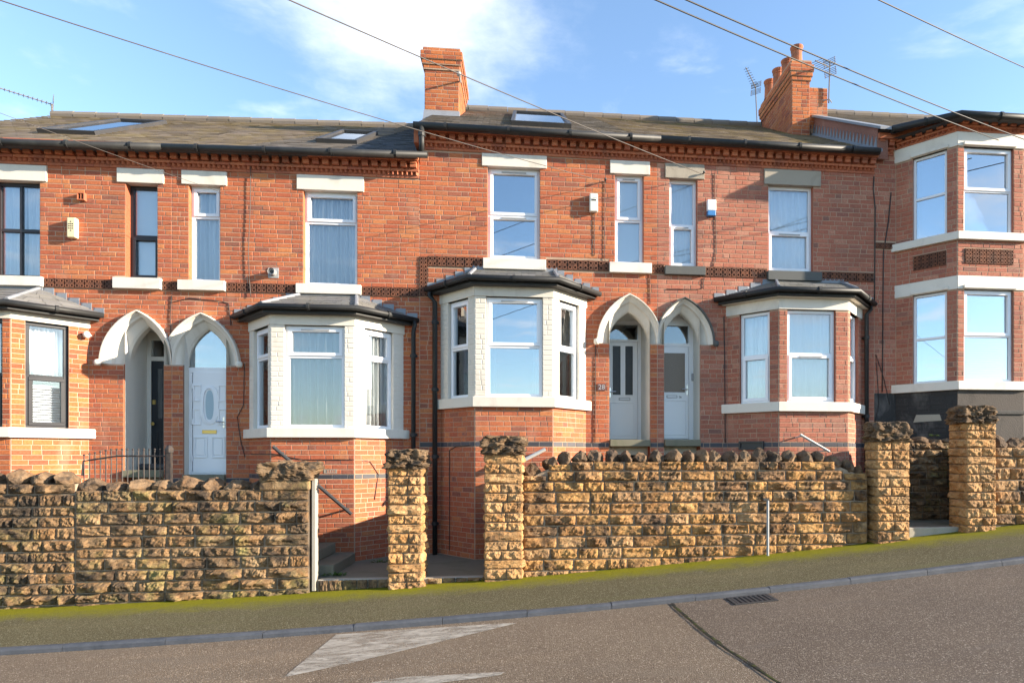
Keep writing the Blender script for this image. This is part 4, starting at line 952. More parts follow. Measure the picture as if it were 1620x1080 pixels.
for i, (F, h, u) in enumerate(zip(EF, hol, (ul, uf, ur))):
    pz0, pz1 = EF[1].px(1565, 418)[1], EF[1].px(1565, 394.5)[1]; pan = (u[0] + .01, u[1] - .01, pz0, pz1)
    E1.rows(F, .004, F.L - .004, zl['ls1'], zl['ll0'], [h[1]], ebw, seed=500 + i, minpiece=.03)
    E1.rows(F, .004, F.L - .004, zl['ll1'], zl['us0'], [pan], ebw, seed=510 + i, minpiece=.03)
    E1.rows(F, .004, F.L - .004, zl['us1'], zl['lt0'], [h[0]], ebw, seed=520 + i, minpiece=.03)
    frieze(E1, F, pan[0], pan[1], pz0 + (pz1 - pz0) * .25, (pz1 - pz0) / 2); frieze(E1, F, pan[0], pan[1], pz0 + (pz1 - pz0) * .75, (pz1 - pz0) / 2)
    for a, b, rail in ((zl['us1'], zl['lt0'], (304, 309)), (zl['ls1'], zl['ll0'], (529, 533))):
        zt = a + (b - a) * .5
        window(E1, F, u[0], u[1], a, b, zt, 'upvc', 'top' if i == 1 else None, rec=.05, gl='glass_sky' if i != 2 else 'glass', vent=False, fw=.045)
    cornice(E1, F, 0, F.L, zl['lt1'] + .215, zl['lt1'] + .215, .58)
ee = extend(epoly, .12)
for nm, a, b, d in (('bay_lintel', 'lt0', 'lt1', .02), ('bay_sill', 'us0', 'us1', .07), ('bay_lintel', 'll0', 'll1', .02), ('bay_sill', 'ls0', 'ls1', .07)):
    mb = MB(); strip(mb, ee, zl[a], zl[b], -.14, d); mb.build(nm, 'white_paint', E1.root, bevel=.008)
for F, u in ((EF[0], ul), (EF[1], uf)):
    for k in ('lt', 'll'):
        mb = MB(); mb.box(F, u[0] - .03, u[1] + .03, zl[k + '0'] + .01, zl[k + '0'] + .07, .02, .05); mb.build('drip_moulding', 'white_paint', E1.root, bevel=.01)
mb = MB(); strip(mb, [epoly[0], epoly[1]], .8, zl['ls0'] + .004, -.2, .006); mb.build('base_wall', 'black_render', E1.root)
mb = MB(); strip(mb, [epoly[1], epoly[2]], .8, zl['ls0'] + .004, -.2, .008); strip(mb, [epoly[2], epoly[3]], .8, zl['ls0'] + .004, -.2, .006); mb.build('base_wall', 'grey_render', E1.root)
bp = E1.root
for F_, nm_ in ((EF[0], 'l'),):
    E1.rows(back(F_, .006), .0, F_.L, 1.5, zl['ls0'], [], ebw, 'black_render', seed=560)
mb = MB(); zz_ = EF[1].px(1570, 651)[1]; mb.box(EF[1], -.02, EF[1].L + .02, zz_ - .05, zz_ + .02, -.05, .035); mb.build('base_ledge', 'black_render', E1.root, bevel=.012)
mb = MB(); q = EF[0]; a = q.px(1445, 660)[0]; b = q.px(1490, 660)[0]; mb.prism(q, [(a, q.px(1450, 668)[1]), (b, q.px(1490, 665)[1]), (b - .03, q.px(1490, 655)[1]), (a + .05, q.px(1450, 656)[1])], .006, .016); mb.build('render_patch', 'concrete', E1.root, bevel=.004)
# flat wall
zE = zl['cor'] + .02; zEe = FAC.px(1395, 247)[1] + .30
mb = MB(); slab(mb, FAC, XBE, XE1, -.3, zEe + .06, [(eXL + .2, eXR - .2, zl['ls1'], zl['ll1']), (eXL + .2, eXR - .2, zl['us1'], zl['lt1'])]); wE = mb.build('wall', ['mortar', 'brick_smoky'], E1.root)
zbl = FAC.px(1395, 622)[1]; bz = FAC.px(1395, 389)[1]
E1.rows(FAC, XBE + .002, eXL, zbl, zEe, [(XBE, eXL, bz - .055, bz + .055), (XBE, eXL, zEe - .29, 99)], wE, seed=900); E1.rows(FAC, eXR, XE1, 1.5, zEe, [], wE, seed=901)
frieze(E1, FAC, XBE + .002, eXL - .02, bz, .11)
mb = MB(); mb.box(FAC, XBE + .002, eXL + .1, .9, zbl, -.05, .007); mb.build('base_wall', 'black_render', E1.root)
cornice(E1, FAC, XBE + .002, eXL - .05, zEe + .0, zEe + .0, .8)
shell(E1, XBE, XE1, zEe, 4.6)
rfE, fzE = main_roof(E1, XBE, XE1, lambda X: zEe + .03); slate_area(rfE, fzE, XBE, XE1, XBE, XE1, 'slate_grey', 8); ridge(rfE, fzE, XBE, XE1)
eo = offset(extend(epoly, .1), .24); zg = atY(1523, 180, -PE - .25).z
gutter(E1, [(XBE + .22, -.26, zEe + .06), (eo[0].x + .02, -.26, zEe + .07), (eo[1].x, eo[1].y, zg), (eo[2].x, eo[2].y, zg), (eo[3].x, -.2, zg)], .06)
mb = MB(); G = [Vector((v.x, min(v.y, .1), zg + .03)) for v in eo]; T0, T1 = Vector((eFL + .1, 2.3, zg + 1.1)), Vector((eFR - .1, 2.3, zg + 1.1))
for qd in ((G[0], G[1], T0), (G[1], G[2], T1, T0), (G[2], G[3], T1)): mb.poly(qd)
mb.poly([v - Vector((0, 0, .07)) for v in G][::-1]); rfb = mb.build('bay_roof', 'slate_dark', E1.root)
mb = MB(); slates(mb, G[0], G[1], T0, T0 + Vector((.02, 0, 0)), 12, .25, 60); slates(mb, G[1], G[2], T0, T1, 12, .25, 61); slates(mb, G[2], G[3], T1, T1 + Vector((.02, 0, 0)), 12, .25, 62); o = mb.build('slates', 'slate_dark', rfb); o['kind'] = 'stuff'
# gable strip of this house above its lower neighbour's roof, with toothed lead flashing
mb = MB(); xg = XBE - .004
lo = lambda Y: fzB(XBE, Y) - .15; hi = lambda Y: fzE(XBE, Y) - .02
mb.hexa([(xg, -.12, lo(-.12)), (xg + .2, -.12, lo(-.12)), (xg + .2, 4.2, lo(4.2)), (xg, 4.2, lo(4.2)), (xg, -.12, hi(-.12)), (xg + .2, -.12, hi(-.12)), (xg + .2, 4.2, hi(4.2)), (xg, 4.2, hi(4.2))]); gb = mb.build('gable_wall', 'brick_smoky', E1.root)
mb = MB(); mb.hexa([(xg - .05, -.3, hi(-.3)), (xg + .2, -.3, hi(-.3)), (xg + .2, 4.2, hi(4.2)), (xg - .05, 4.2, hi(4.2)), (xg - .05, -.3, hi(-.3) + .05), (xg + .2, -.3, hi(-.3) + .05), (xg + .2, 4.2, hi(4.2) + .05), (xg - .05, 4.2, hi(4.2) + .05)]); mb.build('verge', 'lead', gb)
mb = MB()
for k in range(22):
    Y = -.1 + k * .13; zb0 = fzB(XBE, Y) + .0
    mb.hexa([(xg - .012, Y, zb0), (xg - .002, Y, zb0), (xg - .002, Y + .125, fzB(XBE, Y + .125)), (xg - .012, Y + .125, fzB(XBE, Y + .125)), (xg - .012, Y, zb0 + .05), (xg - .002, Y, zb0 + .05), (xg - .002, Y + .01, zb0 + .26), (xg - .012, Y + .01, zb0 + .26)])
mb.build('flashing', 'lead', gb)
mb = MB(); mb.hexa([(xg - .06, -.28, fzB(XBE, -.28) + .0), (xg, -.28, fzB(XBE, -.28)), (xg, 2.8, fzB(XBE, 2.8)), (xg - .06, 2.8, fzB(XBE, 2.8)), (xg - .06, -.28, fzB(XBE, -.28) + .03), (xg, -.28, fzB(XBE, -.28) + .06), (xg, 2.8, fzB(XBE, 2.8) + .06), (xg - .06, 2.8, fzB(XBE, 2.8) + .03)]); mb.build('flashing', 'lead', gb)

# ------------------------------------------------------------------ doors
def handle(F, u, z, d, par, side=1, mat='chrome'):
    mb = MB(); mb.box(F, u - .015, u + .015, z - .10, z + .08, d, d + .01); mb.tube([F.w(u, z, d), F.w(u, z, d + .045), F.w(u + side * .11, z + .004, d + .045)], .010, 8); mb.build('handle', mat, par)
def letterbox(F, u, z, d, par, w=.24, h=.065, mat='upvc', lip='grey_metal'):
    mb = MB(); bars(mb, F, u - w / 2, u + w / 2, z - h / 2, z + h / 2, .011, d, d + .012); mb.box(F, u - w / 2 + .011, u + w / 2 - .011, z - h / 2 + .011, z + h / 2 - .011, d, d + .006, 1); mb.build('letterbox', [lip, mat], par, bevel=.002)
def moulding(F, u0, u1, z0, z1, d, par, mat, w=.022, h=.014, panel=True):
    mb = MB(); bars(mb, F, u0, u1, z0, z1, w, d, d + h)
    if panel: mb.box(F, u0 + w * 2, u1 - w * 2, z0 + w * 2, z1 - w * 2, d, d + h * .6)
    mb.build('panel', mat, par, bevel=.004)
def back_frame(F, u0, u1, z0, z1, holes, mat, par):
    mb = MB(); zs = [z0, z1]
    s = MB(); slab(s, F, u0, u1, z0, z1, holes, .08); s.m = [0] * len(s.m); return s.build('frame', mat, par)
# A1: black door deep in the porch
F = F62; u0, u1 = iA1a + .0, iA1b + .0; zt = F.px(244, 571)[1]; t0, t1 = F.px(244, 564)[1], F.px(244, 538)[1]
mb = MB(); mb.box(F, u0 + .075, u1 - .075, zfA1 + .03, zt, -.05, -.005); d = mb.build('door', 'door_black', A1.root, bevel=.004, label='black front door with brass fittings')
back_frame(F, u0, u1, zfA1, apA1 + .05, [(u0 + .07, u1 - .07, zfA1 + .02, zt + .005), (u0 + .07, u1 - .07, t0, t1)], 'porch_paint', d)
uc = (u0 + u1) / 2
mb = MB(); mb.box(F, u0 + .07, u1 - .07, t0, t1, -.05, -.04); mb.build('fanlight', 'glass', d)
H_ = zt - zfA1
for a, b in ((u0 + .16, uc - .03), (uc + .03, u1 - .16)):
    mb = MB(); bars(mb, F, a, b, zfA1 + H_ * .46, zt - .12, .02, -.005, .006); mb.build('glazing_bead', 'door_black', d)
    mb = MB(); mb.box(F, a + .02, b - .02, zfA1 + H_ * .46 + .02, zt - .14, -.006, -.003); mb.build('pane', 'glass', d)
    moulding(F, a, b, zfA1 + .16, zfA1 + H_ * .36, -.005, d, 'door_black')
letterbox(F, uc + .1, zfA1 + H_ * .42, -.005, d, .2, .06, 'brass', 'brass')
mb = MB(); c = F.w(u0 + .12, zfA1 + H_ * .42, -.005); mb.tube([c, c + F.N * .05], [.012, .03], 10); mb.build('knob', 'brass', d)
mb = MB(); mb.box(F, u0 + .10, u0 + .15, zfA1 + H_ * .6, zfA1 + H_ * .64, -.005, .012); mb.build('lock', 'brass', d)
mb = MB(); mb.box(F, u0 + .05, u1 - .02, zfA1 + .0, zfA1 + .10, .02, .34); tag(mb.build('storage_box', 'dark_metal', bevel=.03), 'dark low box standing inside the porch of the black door', 'box')
# A2: white door with oval light, glazed arch over
F = F12; u0, u1 = iA2a, iA2b; zt = F.px(325, 584)[1]; uc = (u0 + u1) / 2; Hd = zt - zfA2
mb = MB(); mb.box(F, u0 + .075, u1 - .06, zfA2 + .03, zt - .05, -.06, .012); d = mb.build('door', 'upvc_door', A2.root, bevel=.004, label='white panelled front door with oval glass')
mb = MB(); bars(mb, F, u0 + .004, u1 - .004, zfA2, zt, .055, -.06, -.0); mb.box(F, u0, u1, zt, zt + .03, -.05, -.004); mb.build('frame', 'upvc_door', d, bevel=.003)
mb = MB(); mb.box(F, u0, u1, zt + .03, apA2 + .05, -.04, -.03); mb.build('fanlight', 'glass_sky', d)
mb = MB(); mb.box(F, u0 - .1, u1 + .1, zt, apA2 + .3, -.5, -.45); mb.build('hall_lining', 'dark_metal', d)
ow, oh = .085, .27; zc_ = zfA2 + Hd * .66; uc2 = (u0 + u1) / 2 + .006
def oval(r, n=24, k=1.0): return [(uc2 + ow * r * math.copysign(abs(math.cos(a)) ** .8, math.cos(a)), zc_ + (oh - ow + ow * r) * math.copysign(abs(math.sin(a)) ** .8, math.sin(a))) for a in [2 * math.pi * i / n for i in range(n)]]
mb = MB(); A_, B_ = oval(1.75), oval(1.1)
for i in range(24):
    j = (i + 1) % 24; mb.hexa([F.w(*A_[i], .012), F.w(*A_[j], .012), F.w(*B_[j], .012), F.w(*B_[i], .012), F.w(*A_[i], .024), F.w(*A_[j], .024), F.w(*B_[j], .032), F.w(*B_[i], .032)])
mb.build('oval_moulding', 'upvc_door', d)
mb = MB(); mb.prism(F, oval(.75), .012, .016); mb.build('pane', 'glass_frost', d)
for sx in (-1, 1):
    a, b = sorted((uc2 + sx * .135, uc2 + sx * .265))
    moulding(F, a, b, zc_ + .06, zc_ + .34, .012, d, 'upvc_door', panel=False); moulding(F, a, b, zc_ - .34, zc_ - .06, .012, d, 'upvc_door', panel=False)
    a, b = sorted((uc2 + sx * .035, uc2 + sx * .25)); moulding(F, a, b, zfA2 + .28, zfA2 + Hd * .36, .012, d, 'upvc_door')
letterbox(F, uc2, zfA2 + Hd * .405, .012, d, .23, .06, 'brass', 'brass'); handle(F, u1 - .10, zfA2 + Hd * .5, .012, d, -1)
for k in (.15, .5, .84):
    mb = MB(); zz = zfA2 + Hd * k; mb.tube([F.w(u0 + .07, zz - .045, .018), F.w(u0 + .07, zz + .045, .018)], .014, 8); mb.build('hinge', 'upvc_door', d)
# B1: white door, two tall panes
F = F85; u0, u1 = iB1a, iB1b; zt = F.px(990, 541)[1]; t0, t1 = F.px(990, 537)[1], F.px(990, 513)[1]; Hd = zt - zfB1
mb = MB(); mb.box(F, u0 + .07, u1 - .075, zfB1 + .03, zt, -.06, 0); d = mb.build('door', 'upvc_door', B1.root, bevel=.004, label='white front door with two tall dark panes')
back_frame(F, u0, u1, zfB1, apB1 + .05, [(u0 + .07, u1 - .07, zfB1 + .02, zt + .004), (u0 + .07, u1 - .07, t0, t1)], 'upvc_door', d)
mb = MB(); mb.box(F, u0 + .07, u1 - .07, t0, t1, -.06, -.05); mb.build('fanlight', 'glass', d)
uc = (u0 + u1) / 2
for a, b in ((u0 + .16, uc - .02), (uc + .035, u1 - .15)):
    mb = MB(); bars(mb, F, a, b, F.px(990, 626)[1], zt - .06, .018, 0, .012); mb.build('glazing_bead', 'upvc_door', d)
    mb = MB(); mb.box(F, a + .018, b - .018, F.px(990, 626)[1] + .018, zt - .078, 0, .005); mb.build('pane', 'glass_door', d) if 'glass_door' in MAT else mb.build('pane', 'black_frame', d)
moulding(F, u0 + .13, u1 - .13, zfB1 + .1, F.px(990, 636)[1], 0, d, 'upvc_door', .018, .01, False); letterbox(F, uc + .04, F.px(990, 631)[1], 0, d, .22, .05); handle(F, u0 + .13, F.px(990, 620)[1], 0, d, 1)
# B2
F = F45; u0, u1 = iB2a, iB2b; zt = F.px(1072, 548)[1]; t0, t1 = F.px(1072, 543)[1], F.px(1072, 515)[1]
ud = F.px(1092, 600)[0]
mb = MB(); mb.box(F, u0 + .05, ud - .03, zfB2 + .03, zt, -.06, 0); d = mb.build('door', 'upvc_door', B2.root, bevel=.004, label='white front door with one large brown glass pane')
back_frame(F, u0, u1, zfB2, apB2 + .05, [(u0 + .045, ud - .025, zfB2 + .02, zt + .004), (u0 + .045, ud - .025, t0, t1)], 'upvc_door', d)
mb = MB(); mb.box(F, u0 + .04, ud - .02, t0, t1, -.06, -.05); mb.build('fanlight', 'glass', d)
gz0, gz1 = F.px(1070, 622)[1], F.px(1070, 557)[1]; gu1 = F.px(1085, 600)[0]
mb = MB(); bars(mb, F, u0 + .08, gu1, gz0, gz1, .018, 0, .012); mb.build('glazing_bead', 'upvc_door', d)
t = NT('glass_brown'); t.out(t.mix(t.noise(60, 3), (.13, .095, .07), (.20, .15, .11)), .4, .5)
mb = MB(); mb.box(F, u0 + .098, gu1 - .018, gz0 + .018, gz1 - .018, 0, .005); mb.build('pane', 'glass_brown', d)
letterbox(F, F.px(1063, 627)[0], F.px(1063, 627)[1], 0, d, .20, .05); handle(F, ud - .06, F.px(1090, 616)[1], 0, d, -1)
text_mesh('26', .055, F, F.px(1076, 628)[0], F.px(1076, 628)[1], .002, 'dark_text', 'number', d)
moulding(F, u0 + .09, ud - .07, zfB2 + .1, gz0 - .12, 0, d, 'upvc_door', .018, .01, False)
mb = MB(); q = F.px(1095.5, 595); mb.box(F, q[0] - .02, q[0] + .02, q[1] - .09, q[1] + .05, 0, .03); mb.build('entry_phone', 'grey_metal', d, bevel=.004)
for h, a, b, zf, dp in ((B1, iB1a, iB1b, zfB1, .85), (B2, iB2a, iB2b, zfB2, .45)):
    mb = MB(); mb.box(FAC, a + .002, b - .002, zf - .14, zf - .005, -dp + .02, -dp + .12); mb.build('threshold', 'dark_sill', h.root, bevel=.005)
# number plate
q = FAC.px(951.5, 612.5); mb = MB(); mb.box(FAC, q[0] - .075, q[0] + .075, q[1] - .06, q[1] + .06, .003, .018); npl = mb.build('number_plate', 'plate_brown', B1.root, bevel=.003); text_mesh('28', .12, FAC, q[0], q[1], .018, 'light_grey_text', 'number', npl)

# ------------------------------------------------------------------ finish the brickwork
for H in (A1, A2, B1, B2, E1): H.finish()

# ------------------------------------------------------------------ curtains and blinds
def wc(i, lab, **k):
    u0, u1, z0, z1, zt = WR[i]; curtain(FAC, u0 + .03, u1 - .03, z0 + .03, z1 - .04, -.18, lab, **k)
u0, u1, z0, z1, zt = WR[0]; um = (u0 + u1) / 2
curtain(FAC, um + .05, u1 - .03, z0 + .03, z1 - .05, -.18, 'white net curtain in the wide black upstairs window', folds=7, seed=1); curtain(FAC, u0 + .03, um + .02, z0 + .03, z1 - .05, -.18, 'white net curtain beside the mullion of the wide black window', folds=6, seed=2)
u0, u1, z0, z1, zt = WR[1]; blind(FAC, u0 + .03, u1 - .03, z0 + .05, z1 - .05, -.2, 'pale roller blind behind the narrow black upstairs window', slats=False)
wc(2, 'white curtain in the narrow upstairs window above the white panelled door', folds=6, seed=3, amp=.04); wc(3, 'white curtain in the wide upstairs window above the curtained bay', folds=11, seed=4, amp=.035)
u0, u1, z0, z1, zt = WR[5]; blind(FAC, u0 + .03, u1 - .03, z0 + .05, z1 - .05, -.16, 'pale blind in the narrow upstairs window beside the cream alarm box', slats=False)
wc(6, 'white net in the narrow upstairs window under a bare stone lintel', folds=4, seed=5, amp=.012); wc(7, 'white net curtain in the wide window with dark sill and bare stone lintel', folds=6, seed=6, amp=.02)
def bayc(q, w, s, f, labs, **k):
    for i, (F, u, l) in enumerate(zip(q, w, labs)):
        if l: curtain(F, u[0] + .02, u[1] - .02, s[1] + .02, f[0] - .02, -.15, l, seed=30 + i, **k)
bayc(qA2, wA2, BA['s'], BA['f'], ('grey curtain behind the side pane of the white bay next to the white door', 'grey curtains drawn behind the broad front pane of the white bay', 'grey curtain behind the sunlit side pane of the white bay'), folds=7, amp=.042, mat='curtain_grey')
bayc(qC, wC, BC['s'], BC['f'], ('white net behind the side pane of the brick bay nearest the porch', 'white net curtain behind the front pane of the brick bay', None), folds=6, amp=.02)
F = qD[2]; u = wD[2]; zt = F.px(75, 596)[1]
curtain(F, u[0] + .04, u[1] - .04, zt, BD['f'][0] - .02, -.2, 'cream half curtain in the black framed bay window', folds=8, amp=.025, seed=50)
blind(F, u[0] + .04, u[1] - .04, BD['s'][1] + .02, zt - .04, -.2, 'white slatted blind in the lower sash of the black framed bay window')
F = EF[1]; blind(F, uf[0] + .05, uf[1] - .05, zl['ls1'] + .05, (zl['ls1'] + zl['ll0']) / 2 - .03, -.2, 'dark slatted blind in the lower front window of the two storey bay', 'blind_dark')
for k, (a, b) in enumerate((('us1', 'lt0'), ('ls1', 'll0'))):
    blind(EF[0], ul[0] + .05, ul[1] - .05, zl[a] + .05, zl[b] - .05, -.2, 'plain pale blind in the %s side window of the two storey bay' % ('upper', 'lower')[k], slats=False)
curtain(EF[1], uf[0] + .04, uf[0] + .25, zl['us1'] + .04, zl['lt0'] - .04, -.25, 'pale curtain gathered at one edge of the upper front bay window', folds=3, seed=70)
bayc(qB1, wB1, BB['s'], BB['f'], ('grey curtain behind the shaded side pane of the cream bay', None, 'pale grey curtain behind the sunlit side pane of the cream bay'), folds=4, amp=.02)
F = qB1[1]; curtain(F, wB1[1][0] + .02, wB1[1][0] + .16, BB['s'][1] + .02, BB['f'][0], -.25, 'grey curtain gathered at the porchless side of the cream bay window', folds=3, seed=71); curtain(F, wB1[1][1] - .16, wB1[1][1] - .02, BB['s'][1] + .02, BB['f'][0], -.25, 'grey curtain gathered at the porch side of the cream bay window', folds=3, seed=72)
u0, u1, z0, z1, zt = WR[4]; p = FAC.px(799, 386); mb = MB(); c = FAC.w(p[0], z0 + .06, -.24); mb.lathe(c, [(.0, 0), (.045, .0), (.05, .05), (.03, .10), (.014, .12), (.014, .19), (0, .19)], 12); tag(mb.build('bottle', 'bottle_pink', smooth=True), 'small pink bottle standing inside the large upstairs window', 'bottle')
mb = MB(); mb.box(FAC, u0 + .06, u1 - .06, z0 + .0, z0 + .06, -.34, -.17); mb.build('window_board', 'upvc', B1.root)

# ------------------------------------------------------------------ stone garden walls and gate piers
def stone_mesh(seed, mat, nu=14, nv=8, rough=1.0):
    r = random.Random(seed); V = []; f = []
    planes = [(r.uniform(-.5, .5), r.uniform(-.5, .5), r.uniform(-1.7, 1.7), r.uniform(-1.4, 1.1), r.uniform(.62, 1.1)) for _ in range(7)]
    off = Vector((seed * 3.7, seed * 1.3, 0))
    def dd(x, z):
        h = min(c + a * (x - p) * 1.4 + b * (z - q) * 1.1 for p, q, a, b, c in planes); e = min(1, (.5 - abs(x)) * 9) * min(1, (.5 - abs(z)) * 5.5)
        e = max(0, e) ** .6
        return .008 + (.075 * max(.28, h) + .030 * noise.noise(Vector((x * 4, z * 2.2, 0)) + off) + .016 * noise.noise(Vector((x * 11, z * 5, 3)) + off)) * e + .006 * noise.noise(Vector((x * 23, z * 10, 7)) + off)
    for j in range(nv + 1):
        for i in range(nu + 1):
            x, z = i / nu - .5, j / nv - .5; edge = i in (0, nu) or j in (0, nv)
            jx = r.uniform(-.025, .025); jz = r.uniform(-.05, .05)
            if i in (0, nu): jx = abs(jx) * (1 if i == 0 else -1)
            if j in (0, nv): jz = abs(jz) * (1 if j == 0 else -1)
            V.append((x + jx, -dd(x, z), z + jz))
    for j in range(nv):
        for i in range(nu): a = j * (nu + 1) + i; f.append([a, a + 1, a + nu + 2, a + nu + 1])
    rim = [i for i in range(nu + 1)] + [j * (nu + 1) + nu for j in range(1, nv + 1)] + [nv * (nu + 1) + i for i in range(nu - 1, -1, -1)] + [j * (nu + 1) for j in range(nv - 1, 0, -1)]
    b = len(V); V += [(V[i][0], .06, V[i][2]) for i in rim]; m = len(rim)
    for k in range(m): f.append([rim[k], b + k, b + (k + 1) % m, rim[(k + 1) % m]])
    me = bpy.data.meshes.new('stone'); me.from_pydata(V, [], f); me.materials.append(MAT[mat]); return me
def lump_mesh(seed, mat, sub=4, amp=.17, flat=.0, boxy=0):
    bm = bmesh.new(); bmesh.ops.create_icosphere(bm, subdivisions=sub, radius=.5); off = Vector((seed * 5.1, seed * 2.3, seed))
    rp = random.Random(seed); cuts = [(Vector((rp.uniform(-1, 1), rp.uniform(-1, 1), rp.uniform(-.3, 1))).normalized(), rp.uniform(.30, .43)) for _ in range(11)]
    for v in bm.verts:
        c = v.co
        if not boxy:
            for n_, d_ in cuts:
                e = c.dot(n_) - d_
                if e > 0: c -= n_ * e
        if boxy:
            k = max(abs(c.x), abs(c.y), abs(c.z)); c *= (1 - boxy) + boxy * .5 / max(k, .01)
        cc = Vector((c.x * (2.2 if boxy else 1), c.y, c.z)); n = noise.noise(cc * 2.4 + off) * amp + noise.noise(cc * 6 + off) * amp * .5 + noise.noise(cc * 13 + off) * amp * .28
        v.co = c * (1 + n)
        v.co.z = max(v.co.z, -.42) + .42
    me = bpy.data.meshes.new('coping_stone'); bm.to_mesh(me); bm.free(); me.materials.append(MAT[mat]); return me
SM = {m: [stone_mesh(k + 100 * i, m) for k in range(16)] for i, m in enumerate(('sandstone', 'sandstone_grey', 'sandstone_pier'))}
CM = [lump_mesh(k, 'coping') for k in range(12)]
CAPM = [lump_mesh(40 + k, 'pier_cap', 5, .24, boxy=.72) for k in range(3)]
rs = random.Random(99)
def lay(root, F, u0, u1, zb, ztop, mat, ch=(.125, .165), ln=(.26, .50), d=0):
    """courses of rock-faced stones from the top down to the sloping foot"""
    zt = max(ztop(u0 + (u1 - u0) * k / 20) for k in range(21)); z = zt
    while z > min(zb(u0 + (u1 - u0) * k / 20) for k in range(21)) - .02:
        h = rs.uniform(*ch); z0 = z - h; u = u0
        while u < u1 - .02:
            w = rs.uniform(*ln)
            if u1 - (u + w) < ln[0] * .6: w = u1 - u
            um = u + w / 2; t = min(z, ztop(um))
            if t - z0 > .05 and t > zb(um) + .015:
                M = Matrix.Translation(F.w(um, (z0 + t) / 2, d)) @ F.rot.to_4x4() @ Matrix.Diagonal((w - .014, rs.uniform(.75, 1.25), t - z0 - .012, 1))
                instance('stone', rs.choice(SM[mat]), root, M)
            u += w
        z = z0
def core(root, F, u0, u1, zb, ztop, th, d=-.004):
    mb = MB(); N = 24; top = [(u0 + (u1 - u0) * k / N, ztop(u0 + (u1 - u0) * k / N) - .01) for k in range(N + 1)]
    pts = [(u0, zb(u0) - .4), (u1, zb(u1) - .4)] + top[::-1]; mb.prism(F, pts, d - th, d); return mb.build('mortar_core', 'wall_mortar', root)
def copings(root, F, u0, u1, ztop, th, w=(.17, .28), h=(.20, .27)):
    u = u0
    while u < u1 - .05:
        x = min(rs.uniform(*w), u1 - u); hh = rs.uniform(*h)
        M = Matrix.Translation(F.w(u + x / 2, ztop(u + x / 2) - .05, -th / 2 + .02)) @ Matrix.Rotation(rs.choice((0, math.pi)) + rs.uniform(-.12, .12), 4, 'Z') @ Matrix.Rotation(rs.uniform(-.2, .2), 4, 'Y') @ Matrix.Diagonal((x * 1.1, th * 1.12, hh * 1.08, 1))
        instance('coping_stone', rs.choice(CM), root, M); u += x
FWL = Face((0, WALL_Y), (1, WALL_Y)); pz = lambda u: pav_z(u)
wx = lambda px, y=800: FWL.px(px, y)[0]
# lower wall, in two lengths
g1 = empty('stone_garden_wall', (-7.5, WALL_Y, pav_z(-7.5)), 'grey brown stone wall with big upright coping, in front of the black framed bay', 'wall')
u0, u1 = -10.2, wx(119); zt = lambda u: 1.275; core(g1, FWL, u0, u1, pz, zt, .3); lay(g1, FWL, u0, u1, pz, zt, 'sandstone_grey', ln=(.22, .42)); copings(g1, FWL, u0, u1, zt, .34, (.26, .42), (.2, .27))
g2 = empty('stone_garden_wall', (-4.5, WALL_Y, pav_z(-4.5)), 'mossy stone garden wall below the iron railing and white panelled door', 'wall')
u0, u1 = wx(119) + .004, wx(489); zt = lambda u: 1.185; core(g2, FWL, u0, u1, pz, zt, .3); lay(g2, FWL, u0, u1, pz, zt, 'sandstone_grey'); copings(g2, FWL, u0, wx(418), zt, .34, (.22, .36), (.18, .24))
c = FWL.px(453, 757); M = Matrix.Translation(FWL.w(c[0], c[1] - .02, -.14)) @ Matrix.Diagonal((.70, .46, .27, 1)); instance('cap_stone', CAPM[0], g2, M)
mb = MB(); mb.box(FWL, wx(411), wx(491), 1.17, c[1] + .025, -.34, .045); mb.build('cap_slab', 'sandstone_grey', g2, bevel=.025)
# upper wall with ramped ends
g3 = empty('stone_garden_wall', (3, WALL_Y, pav_z(3)), 'long golden sandstone wall with dark rounded coping between two gate piers', 'wall')
u0, u1 = wx(826), wx(1372, 760)
def zt3(u):
    z = 1.555; a, b = wx(905, 730), wx(1290, 730)
    if u < a: z -= .30 * ((a - u) / (a - u0)) ** 1.5
    if u > b: z -= .27 * ((u - b) / (u1 - b)) ** 1.7
    return z
core(g3, FWL, u0, u1, pz, zt3, .3); lay(g3, FWL, u0, u1, pz, zt3, 'sandstone', (.135, .165), (.28, .52)); copings(g3, FWL, u0 + .02, u1, zt3, .34, (.19, .26), (.21, .26))
g4 = empty('stone_garden_wall', (8.5, WALL_Y, pav_z(8.5)), 'rough ochre stone wall with dark coping in front of the two storey bay', 'wall')
u0, u1 = wx(1572), 11.2; zt = lambda u: FWL.px(1600, 707)[1]; core(g4, FWL, u0, u1, pz, zt, .3); lay(g4, FWL, u0, u1, pz, zt, 'sandstone', (.15, .20), (.24, .46)); copings(g4, FWL, u0, u1, zt, .34, (.2, .34), (.2, .28))
F5 = Face((0, -1.05), (1, -1.05)); g5 = empty('retaining_wall', (F5.px(1470, 800)[0], -1.05, .6), 'shaded brown stone retaining wall seen through the gate gap', 'wall')
u0, u1 = F5.px(1405, 750)[0], F5.px(1580, 750)[0]; zt = lambda u: F5.px(1470, 700)[1]; core(g5, F5, u0, u1, pz, zt, .25); lay(g5, F5, u0, u1, pz, zt, 'sandstone_grey', (.10, .13), (.2, .38)); copings(g5, F5, u0, u1, zt, .3, (.18, .3), (.12, .18))
